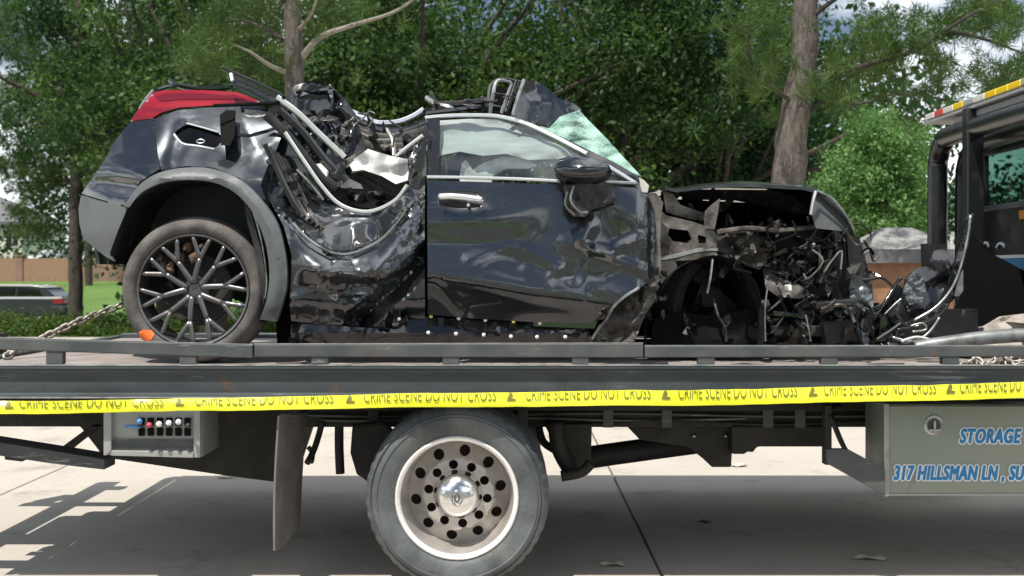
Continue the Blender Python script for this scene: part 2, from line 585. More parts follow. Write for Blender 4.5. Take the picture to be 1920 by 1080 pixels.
simple('chain_steel', (0.42, 0.40, 0.36), 0.5, 0.7, (0.2, 0.17, 0.14), 20)
# tape
m, nt, b = material('tape_yellow')
b.inputs['Base Color'].default_value = (0.84, 0.86, 0.035, 1)
b.inputs['Roughness'].default_value = 0.32
b.inputs['Specular IOR Level'].default_value = 0.5
simple('tape_ink', (0.17, 0.16, 0.02), 0.5)
# ground
m, nt, b = material('concrete')
f, nz = noise_fac(nt, 0.9, 8, 0.65, 0.3, 0.7)
f2, _ = noise_fac(nt, 35, 4, 0.6, 0.35, 0.65)
c = mixc(nt, f, (0.50, 0.46, 0.40), (0.415, 0.38, 0.33))
c = mixc(nt, mixc(nt, f2, (0.0, 0.0, 0.0), (0.25, 0.25, 0.25)), c, (0.26, 0.24, 0.215))
f3, _ = noise_fac(nt, 1.7, 6, 0.65, 0.56, 0.70)
c = mixc(nt, mixc(nt, f3, (0, 0, 0), (0.5, 0.5, 0.5)), c, (0.15, 0.13, 0.11))
nt.links.new(c, b.inputs['Base Color'])
b.inputs['Roughness'].default_value = 0.85
_, h = noise_fac(nt, 120, 3)
bump(nt, b, h, 0.25, 0.004)
simple('joint_dirt', (0.10, 0.09, 0.08), 0.95, 0, (0.05, 0.045, 0.04), 20)
m, nt, b = material('lawn')
f, _ = noise_fac(nt, 0.25, 6, 0.6, 0.3, 0.7)
f2, _ = noise_fac(nt, 5, 6, 0.7, 0.35, 0.65)
c = mixc(nt, f, (0.10, 0.22, 0.025), (0.065, 0.14, 0.02))
c = mixc(nt, mixc(nt, f2, (0, 0, 0), (0.4, 0.4, 0.4)), c, (0.12, 0.15, 0.045))
nt.links.new(c, b.inputs['Base Color']); b.inputs['Roughness'].default_value = 0.9
_, h = noise_fac(nt, 18, 4); bump(nt, b, h, 0.9, 0.06)
simple('worn_asphalt', (0.135, 0.13, 0.125), 0.9, 0, (0.10, 0.097, 0.093), 2, detail=7)
simple('asphalt', (0.055, 0.055, 0.056), 0.9, 0, (0.075, 0.073, 0.07), 3)
simple('fence_brick', (0.27, 0.17, 0.125), 0.9, 0, (0.21, 0.13, 0.095), 1.5, detail=6)
simple('fence_wood', (0.33, 0.20, 0.13), 0.9, 0, (0.26, 0.155, 0.10), 4, stretch=(4, 4, 0.6))
simple('white_roof', (0.72, 0.78, 0.78), 0.6)
simple('grey_shingle', (0.16, 0.155, 0.165), 0.9, 0, (0.11, 0.11, 0.12), 8)
simple('pale_shingle', (0.27, 0.27, 0.26), 0.9, 0, (0.21, 0.205, 0.20), 14)
simple('house_brick', (0.30, 0.16, 0.09), 0.9, 0, (0.22, 0.12, 0.07), 6)
simple('house_trim', (0.62, 0.60, 0.55), 0.7)
simple('bark', (0.15, 0.128, 0.112), 0.95, 0, (0.06, 0.051, 0.045), 9, 0.35, 0.65, bmp=1.0, bscale=26, stretch=(3, 3, 0.7))
simple('dark_bark', (0.075, 0.062, 0.05), 0.95, 0, (0.035, 0.03, 0.025), 9, 0.35, 0.65)
simple('pale_limb', (0.30, 0.27, 0.23), 0.9, 0, (0.18, 0.16, 0.135), 12)
simple('dry_leaf', (0.62, 0.55, 0.42), 0.8)
simple('suv_white', (0.62, 0.63, 0.64), 0.25, coat=0.8)
simple('suv_dark', (0.02, 0.022, 0.028), 0.2, coat=0.8)
simple('alloy', (0.5, 0.5, 0.5), 0.3, 0.9)

def leaf_mat(name, dark, light, transl=0.35, rough=0.55):
    m = bpy.data.materials.new(name); m.use_nodes = True; M[name] = m
    nt = m.node_tree
    b = nt.nodes['Principled BSDF']; out = nt.nodes['Material Output']
    at = N(nt, 'ShaderNodeAttribute'); at.attribute_name = 'tint'
    c = mixc(nt, at.outputs['Fac'], dark, light)
    nt.links.new(c, b.inputs['Base Color'])
    b.inputs['Roughness'].default_value = rough
    b.inputs['Specular IOR Level'].default_value = 0.30
    tl = N(nt, 'ShaderNodeBsdfTranslucent')
    br = mixc(nt, 0.4, c, (0.07, 0.16, 0.02))
    nt.links.new(br, tl.inputs['Color'])
    mx = N(nt, 'ShaderNodeMixShader'); mx.inputs[0].default_value = transl
    nt.links.new(b.outputs[0], mx.inputs[1]); nt.links.new(tl.outputs[0], mx.inputs[2])
    nt.links.new(mx.outputs[0], out.inputs['Surface'])
leaf_mat('oak_leaf', (0.008, 0.031, 0.009), (0.082, 0.152, 0.028))
leaf_mat('deep_leaf', (0.006, 0.029, 0.011), (0.042, 0.105, 0.028))
leaf_mat('needle', (0.016, 0.050, 0.012), (0.092, 0.150, 0.026), 0.25)
leaf_mat('bright_leaf', (0.08, 0.20, 0.05), (0.26, 0.43, 0.15), 0.45)
leaf_mat('cover_leaf', (0.035, 0.075, 0.014), (0.12, 0.18, 0.03), 0.35)

overlay('bed_paint', (0.13, 0.06, 0.03), 5, 0.60, 0.68, 0.7)
overlay('bed_paint', (0.24, 0.25, 0.25), 7, 0.60, 0.66, 0.6, (0.25, 1, 4))
overlay('bed_paint', (0.018, 0.02, 0.02), 1.6, 0.56, 0.70, 0.7)
overlay('rail_paint', (0.15, 0.07, 0.035), 8, 0.60, 0.68, 0.7)
overlay('rail_paint', (0.26, 0.26, 0.25), 9, 0.61, 0.66, 0.7, (0.3, 1, 3))
overlay('truck_rubber', (0.17, 0.15, 0.125), 3, 0.52, 0.72, 0.6)
overlay('polished_rim', (0.20, 0.13, 0.085), 9, 0.60, 0.72, 0.5)
overlay('grey_plastic', (0.19, 0.185, 0.175), 4, 0.55, 0.75, 0.5)
overlay('box_steel', (0.14, 0.14, 0.125), 6, 0.63, 0.70, 0.45, (1.6, 1, .7))
overlay('tape_yellow', (0.70, 0.68, 0.10), 9, 0.55, 0.75, 0.4)
overlay('tool_steel', (0.12, 0.11, 0.10), 9, 0.58, 0.68, 0.6)
overlay('cab_paint', (0.09, 0.085, 0.08), 12, 0.60, 0.72, 0.5)

# ================================================================== SETTING
def terrain_z(x, y):
    if y < 29: return -0.05
    if y < 38: return -0.05 - 0.40*sst(29, 38, y)
    if y < 50: return -0.45
    z = -0.45 + 1.30*sst(50, 76, y)
    return z + (0.25*sst(76, 140, y))

def build_ground():
    xs = [-420, -200, -100, -60] + list(range(-44, 46, 4)) + [60, 100, 200, 420]
    ys = [-420, -200, -100, -50, -30, -10, 0, 10, 20, 24] + [24 + 2*i for i in range(1, 30)] + [100, 140, 220, 420, 900]
    v = [(x, y, terrain_z(x, y)) for y in ys for x in xs]
    n = len(xs)
    f = [(j*n+i, j*n+i+1, (j+1)*n+i+1, (j+1)*n+i) for j in range(len(ys)-1) for i in range(n-1)]
    me = bpy.data.meshes.new('ground'); me.from_pydata(v, [], f)
    tag(link('ground', me, 'lawn'), kind='structure')
build_ground()

# concrete driveway: bedding with separate slabs and open joints
drv = MB().box((-30, 3.9, -0.14), (22, 28.6, -0.035)).build('driveway', 'joint_dirt')
tag(drv, kind='structure')
sx = [-21.7, -17.2, -12.7, -8.2, -3.7, 0.8, 5.3, 9.8, 14.3, 18.8]
sy = [4.0, 12.4, 20.4, 28.4]
slab_mesh = {}
for i in range(len(sx)-1):
    for j in range(len(sy)-1):
        w, d = round(sx[i+1]-sx[i]-0.014, 3), round(sy[j+1]-sy[j]-0.014, 3)
        if (w, d) not in slab_mesh:
            me = bpy.data.meshes.new('slab')
            mb = MB().box((0, 0, -0.1), (w, d, 0.0))
            me.from_pydata(mb.v, [], mb.f); me.materials.append(M['concrete'])
            slab_mesh[(w, d)] = me
        o = bpy.data.objects.new('slab', slab_mesh[(w, d)]); COL.objects.link(o)
        o.parent = drv
        o.location = (sx[i]+0.007, sy[j]+0.007, random.uniform(-0.003, 0.003))
        md = o.modifiers.new('edge', 'BEVEL'); md.width = 0.008; md.segments = 2

road = MB()
road.add([(-120, 40, -0.43), (60, 40, -0.43), (60, 48, -0.43), (-120, 48, -0.43)], [(0, 1, 2, 3)])
tag(road.build('road', 'asphalt'), kind='structure')
tag(MB().box((-120, -14, -0.2), (120, 3.88, -0.01)).build('street', 'worn_asphalt'), kind='structure')

# ---------------------------------------------------------------- foliage
def leaves_mesh(name, centers, per, sigma, size, rng, aspect=0.5, up=0.35, mat='oak_leaf', flat_z=0.75, tint_mode='rand', drop=0.0):
    """leaf-sized rhombs spread in clumps; centres (n,3)"""
    n = len(centers)
    per_n = rng.integers(int(per*0.6), int(per*1.4)+1, n)
    idx = np.repeat(np.arange(n), per_n)
    m = len(idx)
    off = rng.normal(0, 1, (m, 3)) * sigma
    off[:, 2] *= flat_z
    c = centers[idx] + off
    c[:, 2] -= drop*np.abs(rng.normal(0, 1, m))
    d = rng.normal(0, 1, (m, 3)); d /= np.linalg.norm(d, axis=1)[:, None]
    nrm = rng.normal(0, 1, (m, 3)); nrm[:, 2] += up*2
    side = np.cross(d, nrm); side /= (np.linalg.norm(side, axis=1)[:, None] + 1e-9)
    L = size*rng.uniform(0.65, 1.35, m)[:, None]
    a = c - d*L*0.5
    b = c + side*L*aspect*0.5
    e = c + d*L*0.5
    g = c - side*L*aspect*0.5
    v = np.stack([a, b, e, g], 1).reshape(-1, 3)
    clump_lit = rng.uniform(0, 1, n)
    t = np.clip(0.75*clump_lit[idx]**2.2 + 0.35*rng.uniform(0, 1, m)**2, 0, 1)  # uneven clump tints put lit and shaded foliage into the colour
    return quads(name, v, np.repeat(t, 4), mat)

def quads(name, v, tint, mat):
    nq = len(v)//4
    me = bpy.data.meshes.new(name)
    me.vertices.add(len(v)); me.vertices.foreach_set('co', v.astype(np.float32).ravel())
    me.loops.add(nq*4); me.loops.foreach_set('vertex_index', np.arange(nq*4, dtype=np.int32))
    me.polygons.add(nq); me.polygons.foreach_set('loop_start', np.arange(0, nq*4, 4, dtype=np.int32))
    me.update(calc_edges=True)
    at = me.attributes.new('tint', 'FLOAT', 'POINT')
    at.data.foreach_set('value', tint.astype(np.float32))
    me.materials.append(M[mat])
    return me

def needles_mesh(name, centers, per, length, width, rng, mat='needle'):
    n = len(centers)
    idx = np.repeat(np.arange(n), per); m = len(idx)
    d = rng.normal(0, 1, (m, 3)); d[:, 2] += 0.35
    d /= np.linalg.norm(d, axis=1)[:, None]
    L = length*rng.uniform(0.6, 1.25, m)[:, None]
    s = np.cross(d, rng.normal(0, 1, (m, 3))); s /= (np.linalg.norm(s, axis=1)[:, None] + 1e-9)
    c = centers[idx] + rng.normal(0, 0.02, (m, 3))
    w = width
    v = np.stack([c - s*w*0.3, c + d*L*0.6 - s*w, c + d*L, c + d*L*0.5 + s*w], 1).reshape(-1, 3)
    t = np.clip(0.6*rng.uniform(0, 1, n)[idx] + 0.4*rng.uniform(0, 1, m), 0, 1)
    return quads(name, v, np.repeat(t, 4), mat)

def blob_centers(rng, n, rad, squash, z0, lumps=17, fill=0.5):
    """clump centres over a lumpy crown volume"""
    lc = rng.normal(0, 1, (lumps, 3)); lc /= np.linalg.norm(lc, axis=1)[:, None]
    lc *= rad*rng.uniform(0.35, 1.0, lumps)[:, None]
    lr = rad*rng.uniform(0.22, 0.42, lumps)
    k = rng.integers(0, lumps, n)
    d = rng.normal(0, 1, (n, 3)); d /= np.linalg.norm(d, axis=1)[:, None]
    r = lr[k]*np.power(rng.uniform(fill, 1, n), 0.6)
    c = lc[k] + d*r[:, None]
    c[:, 2] *= squash
    c[:, 2] += z0
    return c

def oak_proto(seed, rad, height, trunk_h, mat, n=225, per=165, leaf=0.12, sigma=0.29, lean=0.0):
    rng = np.random.default_rng(seed); rnd = random.Random(seed)
    squash = (height - trunk_h*0.75)/(2*rad)
    z0 = trunk_h*0.75 + rad*squash
    cen = blob_centers(rng, n, rad, squash, z0)
    crown = leaves_mesh('crown', cen, per, sigma, leaf, rng, 0.55, 0.3, mat)
    mb = MB()
    r0 = 0.028*height
    top = Vector((lean, 0, z0*1.05))
    path = [Vector((0, 0, -0.3)), Vector((0.02, 0.05, trunk_h*0.4)), Vector((lean*0.4, -0.05, trunk_h)), top]
    mb.tube(path, lambda t: r0*(1.25 - 1.0*t), 9, True, 5)
    for i in range(34):
        tgt = Vector(cen[rnd.randrange(n)])
        s = rnd.uniform(0.45, 0.95)
        st = Vector((lean*0.4*s, 0, trunk_h*0.75 + (top.z - trunk_h*0.75)*(s-0.4)))
        mid = st.lerp(tgt, 0.5) + Vector((rnd.uniform(-.3, .3), rnd.uniform(-.3, .3), rnd.uniform(0.0, 0.5)))
        mb.tube([st, mid, tgt], lambda t: 0.085*(1.05 - t) + 0.016, 6, True, 5)
    tm = bpy.data.meshes.new('trunk'); tm.from_pydata(mb.v, [], mb.f); tm.materials.append(M['dark_bark'])
    tm.polygons.foreach_set('use_smooth', [True]*len(tm.polygons))
    return tm, crown

def place_tree(name, proto, loc, rot, sc, label, cat='tree', group=None):
    e = empty(name, loc, label, cat, group)
    e.rotation_euler = (0, 0, rot); e.scale = (sc, sc, sc) if not isinstance(sc, tuple) else sc
    for nm, me in zip(('trunk', 'crown'), proto):
        o = bpy.data.objects.new(nm, me); COL.objects.link(o); o.parent = e
    return e

oakA = oak_proto(11, 4.2, 9.5, 2.2, 'oak_leaf')
oakB = oak_proto(23, 4.6, 10.5, 2.4, 'oak_leaf', n=260)
oakC = oak_proto(37, 4.0, 9.0, 1.9, 'deep_leaf')
GZ = terrain_z(0, 28)
oaks = [
    (oakC, (-9.4, 32.0), 0.3, 1.16, 'dark leafy tree at far left above the parked car'),
    (oakB, (-6.4, 25.5), 1.9, 1.0, 'bushy dark green tree behind the red tail light'),
    (oakA, (-2.2, 24.5), 3.3, 1.05, 'dense green tree right behind the crushed roof of the wreck'),
    (oakB, (2.0, 25.5), 4.6, 1.06, 'dense green tree behind the shattered windscreen'),
    (oakC, (4.4, 26.5), 0.9, 0.98, 'dark tree behind the front wheel arch, left of the thick leaning pine'),
    (oakA, (9.8, 34.0), 2.4, 0.62, 'dark tree in the gap right of the thick leaning pine'),
]
for pr, (x, y), rot, s, lab in oaks:
    place_tree('oak_tree', pr, (x, y, terrain_z(x, y)), rot, s, lab, group='leafy trees behind the truck')

# a far-off wood closes the view behind the single trees; the street's other side has the same wood
def wood(name, ring, label, seed, hmin, hmax, leaf, n, per, sg):
    rng = np.random.default_rng(seed)
    cen = []
    for (x0, x1, y0, y1, zb, k) in ring:
        m = int(n*k)
        x = rng.uniform(x0, x1, m); y = rng.uniform(y0, y1, m)
        top = hmin + (hmax-hmin)*(0.5 + 0.5*np.sin(x*0.55 + 1.3*np.sin(x*0.21) + y*0.1))
        z = zb + (top - 0.4)*np.power(rng.uniform(0, 1, m), 0.85) + 0.3
        cen.append(np.stack([x, y, z], 1))
    cen = np.concatenate(cen)
    me = leaves_mesh(name, cen, per, sg, leaf, rng, 0.6, 0.3, 'deep_leaf', 0.8)
    return tag(link(name, me, None, None, False), label, 'wood', kind='stuff')
wood('far_wood', [(-34, -16, 78, 86, 0.9, 0.30), (-16, -4, 44, 54, -0.2, 0.25), (-6, 14, 40, 48, -0.4, 0.55), (12, 34, 52, 60, -3.4, 0.30)],
     'mass of dark green trees closing off the view behind', 5, 8.5, 14.0, 0.36, 900, 60, 0.85)
wood('street_wood', [(-50, 55, -46, -38, 0.0, 0.75)], 'line of trees across the street behind the viewer', 6, 7.0, 10.5, 0.5, 700, 40, 1.0)

# ---------------------------------------------------------------- pines
def pine(label, trunk_px, Y, widths, limbs, tufts, seed, bark='bark', extra=0, needle=0.20):
    base = P(trunk_px[0][0], trunk_px[0][1], Y)
    e = empty('pine_tree', (base.x, Y, terrain_z(base.x, Y)), label, 'tree', 'pine trees behind the truck')
    rng = np.random.default_rng(seed); rnd = random.Random(seed)
    path = [Vector((base.x + 0.02, Y, terrain_z(base.x, Y) - 0.3))] + [P(x, y, Y) for x, y in trunk_px]
    last = path[-1]; d = (path[-1]-path[-2]).normalized()
    path += [last + d*2.5, last + d*5.5 + Vector((0.2, 0, 0))]
    npt = len(path)
    def rad(t):
        k = t*(len(widths)-1); i = min(int(k), len(widths)-2)
        return (widths[i] + (widths[i+1]-widths[i])*(k-i))*0.5*Y/F
    t = MB().tube(path, rad, 14, True, 8)
    # bark plates make the outline uneven
    t.v = [tuple(Vector(q) + Vector((noise.noise(Vector(q)*6), noise.noise(Vector(q)*6+Vector((7,7,7))), 0))*0.035) for q in t.v]
    t.build('trunk', bark, e, True)
    cen = []
    for lm in limbs:
        pts = [P(x, y, Yl) for x, y, Yl in lm[0]]
        r0 = lm[1]*0.5*Y/F
        mb = MB().tube(pts, lambda q: r0*(1.05-0.8*q), 7, True, 6)
        mb.build('limb', lm[2], e, True)
        sm = catmull(pts, 8)
        if lm[3] > 0:
            for _ in range(lm[3]):
                p = sm[rnd.randrange(len(sm)//3, len(sm))]
                cen.append(p + Vector((rnd.gauss(0, .35), rnd.gauss(0, .35), rnd.gauss(0.05, .25))))
    for (cx, cy, rx, ry, n) in tufts:
        # twigs carry the tufts of needles
        for _ in range(n):
            a = rnd.uniform(0, 6.283); q = math.sqrt(rnd.random())
            yy = Y + (rnd.uniform(-1.6, 1.6) if abs(cx-trunk_px[0][0]) > rx+25 else rnd.uniform(0.4, 2.6))
            cen.append(P(cx + rx*q*math.cos(a), cy + ry*q*math.sin(a), yy))
    cen = np.array([tuple(c) for c in cen])
    me = needles_mesh('crown', cen, 44, needle, 0.0058 if Y < 30 else 0.0085, rng)
    link('crown', me, None, e, False)
    return e

pine('pine with a straight grey trunk and pale dead limbs behind the spoiler',
     [(558, 470), (556, 300), (552, 140), (548, 0)], 17.5, [40, 37, 36, 35, 34, 28, 16, 6],
     [([(566, 108, 17.5), (600, 70, 17.3), (660, 48, 17.0), (740, 22, 16.6), (800, -20, 16.4)], 13, 'pale_limb', 18),
      ([(548, 140, 17.5), (505, 122, 17.3), (470, 98, 17.1), (430, 80, 17.0)], 10, 'pale_limb', 14),
      ([(549, 90, 17.5), (500, 55, 17.8), (440, 38, 18.2), (380, 60, 18.4)], 10, 'dark_bark', 26),
      ([(556, 60, 17.5), (585, 25, 17.2), (600, -30, 17.0)], 9, 'pale_limb', 10),
      ([(548, 10, 17.5), (480, -30, 17.2), (400, -20, 16.8)], 12, 'dark_bark', 30)],
     [(470, 40, 95, 60, 130), (505, 130, 50, 40, 40), (390, 100, 60, 50, 60), (640, 10, 70, 40, 60), (560, 215, 60, 50, 20)], 3)
pine('thick leaning pine trunk rising behind the bonnet of the wreck',
     [(1474, 480), (1478, 345), (1488, 230), (1508, 100), (1512, 0)], 15.5, [76, 70, 64, 60, 52, 48, 40, 30, 10],
     [([(1500, 150, 15.5), (1560, 140, 15.2), (1640, 118, 14.8), (1720, 92, 14.4), (1800, 40, 14.0), (1870, 0, 13.8)], 15, 'dark_bark', 40),
      ([(1720, 92, 14.4), (1780, 62, 14.6), (1850, 75, 14.9), (1930, 105, 15.2)], 11, 'dark_bark', 26),
      ([(1500, 200, 15.5), (1450, 165, 15.2), (1410, 120, 15.0), (1400, 40, 14.8)], 11, 'dark_bark', 40),
      ([(1512, 40, 15.5), (1580, -10, 15.2), (1660, -40, 15.0)], 12, 'dark_bark', 26),
      ([(1496, 215, 15.5), (1545, 190, 15.8), (1610, 195, 16.2), (1690, 175, 16.6), (1790, 190, 17.0), (1890, 205, 17.0)], 9, 'dark_bark', 20)],
     [(1690, 60, 90, 45, 70), (1850, 40, 80, 40, 80), (1620, 110, 70, 40, 50), (1420, 90, 45, 90, 90), (1560, 170, 60, 40, 40), (1800, 150, 110, 40, 50), (1905, 150, 50, 40, 40), (1460, 20, 60, 40, 40)], 4, needle=0.17)
pine('slender dark pine trunk standing beside the parked car',
     [(142, 575), (142, 400), (146, 250), (150, 60)], 34.0, [27, 26, 25, 24, 22, 20, 14, 6],
     [([(146, 300, 34), (90, 240, 33.5), (20, 180, 33)], 9, 'dark_bark', 40),
      ([(148, 210, 34), (210, 160, 33.5), (290, 130, 33)], 9, 'dark_bark', 40),
      ([(147, 160, 34), (80, 110, 33.5), (10, 20, 33)], 9, 'dark_bark', 40),
      ([(148, 330, 34), (190, 300, 33.5), (240, 290, 33)], 7, 'dark_bark', 30),
      ([(145, 345, 34), (100, 335, 34.5), (60, 350, 35)], 6, 'dark_bark', 20)],
     [(60, 250, 90, 120, 260), (200, 190, 110, 110, 300), (100, 60, 120, 80, 300), (280, 70, 100, 70, 200), (70, 400, 60, 50, 60), (205, 300, 40, 40, 60)], 8, 'dark_bark', needle=0.32)
pine('thin dark trunk in front of the fence, right of the slender pine',
     [(166, 532), (166, 420), (168, 280)], 70.0, [15, 15, 14, 13, 12, 9, 4],
     [([(166, 350, 70), (200, 300, 70), (230, 260, 70)], 6, 'dark_bark', 30)], [(180, 200, 90, 110, 160)], 9, 'dark_bark', needle=0.6)

# bright bushy tree at the right
def bright_tree():
    rng = np.random.default_rng(71); rnd = random.Random(71)
    Y = 22.0
    c = P(1640, 330, Y)
    e = empty('young_tree', (c.x, Y, terrain_z(c.x, Y)), 'bright light green bushy tree left of the light bar', 'tree')
    cen = []
    for (px, py, rx, ry, n) in [(1655, 250, 55, 38, 44), (1610, 290, 45, 30, 30), (1702, 275, 45, 35, 34), (1630, 335, 48, 30, 36), (1690, 340, 52, 34, 40), (1585, 375, 42, 36, 32), (1650, 390, 62, 34, 48), (1715, 395, 40, 40, 34), (1552, 340, 20, 24, 10), (1745, 330, 24, 40, 16), (1612, 222, 22, 16, 8), (1560, 420, 40, 24, 18)]:
        for _ in range(n):
            a = rnd.uniform(0, 6.283); q = math.sqrt(rnd.random())
            q *= rnd.choice((1, 1, 1, 1.25)); cen.append(tuple(P(px + rx*q*math.cos(a), py + ry*q*math.sin(a), Y + rnd.uniform(-1.0, 1.0))))
    cen = np.array(cen)
    me = leaves_mesh('crown', cen, 66, 0.115, 0.085, rng, 0.5, 0.4, 'bright_leaf', 0.8)
    link('crown', me, None, e, False)
    mb = MB()
    b = Vector((c.x, Y, terrain_z(c.x, Y)-0.1))
    mb.tube([b, b + Vector((0.05, 0, 1.0)), b + Vector((0, 0, 2.2)), P(1645, 260, Y)], lambda t: 0.09*(1.1-t), 7, True, 5)
    for i in range(16):
        q = Vector(cen[rnd.randrange(len(cen))])
        s = b + Vector((0, 0, rnd.uniform(0.8, 2.4)))
        mb.tube([s, s.lerp(q, .5) + Vector((0, 0, .15)), q], lambda t: 0.025*(1.1-t)+0.004, 5, True, 4)
    mb.build('trunk', 'dark_bark', e, True)
bright_tree()

# low planting in front of the lawn, one uncountable mass
def ground_cover():
    rng = np.random.default_rng(91)
    m = 1500
    x = rng.uniform(-19, -5.5, m); y = rng.uniform(29.2, 33, m)
    hgt = 0.30 + 0.30*(0.5 + 0.5*np.sin(x*2.1 + np.sin(y*1.7)))
    z = -0.20 + hgt*np.power(rng.uniform(0, 1, m), 0.7)
    me = leaves_mesh('ground_cover', np.stack([x, y, z], 1), 30, 0.13, 0.11, rng, 0.4, 0.5, 'cover_leaf', 0.7)
    tag(link('ground_cover', me, None, None, False), 'low tangled green planting between truck and lawn', 'ground cover', kind='stuff')
ground_cover()

# brown wall at the back of the lawn, with piers and coping
def back_fence():
    Y = 76.0
    zb = terrain_z(0, Y) - 0.1
    zt = P(0, 484, Y).z
    e = empty('garden_wall', (P(90, 500, Y).x, Y, zb), 'long reddish brown wall at the back of the lawn', 'wall')
    x0, x1 = P(-250, 500, Y).x, P(420, 500, Y).x
    pier = [x0 + i*(x1-x0)/7 for i in range(8)]
    for i in range(7):
        MB().box((pier[i]+0.2, Y, zb), (pier[i+1]-0.2, Y+0.22, zt)).build('panel', 'fence_wood' if i in (2, 3) else 'fence_brick', e)
    for x in pier:
        MB().box((x-0.2, Y-0.08, zb), (x+0.2, Y+0.3, zt+0.12)).build('pier', 'fence_brick', e)
        MB().box((x-0.25, Y-0.13, zt+0.12), (x+0.25, Y+0.35, zt+0.2)).build('cap', 'fence_brick', e)
back_fence()

def shed():
    Y = 82.0
    a, b = P(42, 487, Y), P(122, 487, Y); r = P(82, 468, Y)
    e = empty('garden_shed', ((a.x+b.x)/2, Y, terrain_z(0, Y)), 'small shed with pale roof showing over the wall', 'shed')
    MB().box((a.x+.2, Y, terrain_z(0, Y)), (b.x-.2, Y+2.4, a.z)).build('wall', 'house_trim', e)
    h = r.z - a.z
    MB().add([(a.x, Y-.2, a.z), (b.x, Y-.2, a.z), (b.x, Y+2.6, a.z), (a.x, Y+2.6, a.z), (a.x+.9, Y+1.2, a.z+h), (b.x-.9, Y+1.2, a.z+h)],
             [(0,1,5,4), (1,2,5), (2,3,4,5), (3,0,4), (3,2,1,0)]).build('roof', 'white_roof', e)
shed()

def house(name, label, x0, x1, Y, depth, z_eave, z_ridge, zg, wall, roof, wins):
    e = empty(name, ((x0+x1)/2, Y, zg), label, 'house')
    MB().box((x0, Y, zg-.3), (x1, Y+depth, z_eave)).build('wall', wall, e)
    o = min(0.45, depth*0.1)
    rx = min((x1-x0)*0.32, depth*0.5)
    rf = MB().add([(x0-o, Y-o, z_eave), (x1+o, Y-o, z_eave), (x1+o, Y+depth+o, z_eave), (x0-o, Y+depth+o, z_eave), (x0+rx, Y+depth/2, z_ridge), (x1-rx, Y+depth/2, z_ridge)],
             [(0,1,5,4), (1,2,5), (2,3,4,5), (3,0,4), (3,2,1,0)]).build('roof', roof, e)
    MB().box((x0-o-.03, Y-o-.03, z_eave-.2), (x1+o+.03, Y-o+.05, z_eave-0.01)).build('fascia', 'grey_shingle', rf)
    for (wx, wz, ww, wh) in wins:
        f = MB().box((wx-.08, Y-.06, wz-.08), (wx+ww+.08, Y+.02, wz+wh+.08)).build('window', 'house_trim', e)
        for k in range(2):
            for q in range(2):
                MB().box((wx+k*ww/2+.03, Y-.075, wz+q*wh/2+.03), (wx+(k+1)*ww/2-.03, Y-.062, wz+(q+1)*wh/2-.03)).build('pane', 'dark_glass', f)
    return e
Y = 90.0
house('house', 'grey roofed house half hidden by trees at the left edge', P(-330, 0, Y).x, P(40, 0, Y).x, Y, 9, P(0, 416, Y).z, P(0, 352, Y).z, terrain_z(0, Y), 'house_trim', 'grey_shingle',
      [(P(12, 0, Y).x, P(0, 462, Y).z, 0.95, 1.7), (P(-90, 0, Y).x, P(0, 462, Y).z, 1.2, 1.7)])
Y = 17.5
ob = house('brick_outbuilding', 'low brick outbuilding with pale grey roof left of the headboard', P(1628, 0, Y).x, P(1790, 0, Y).x, Y, 1.3, P(0, 468, Y).z, P(0, 424, Y).z, 0.0, 'house_brick', 'pale_shingle', [])
ob['category'] = 'shed'

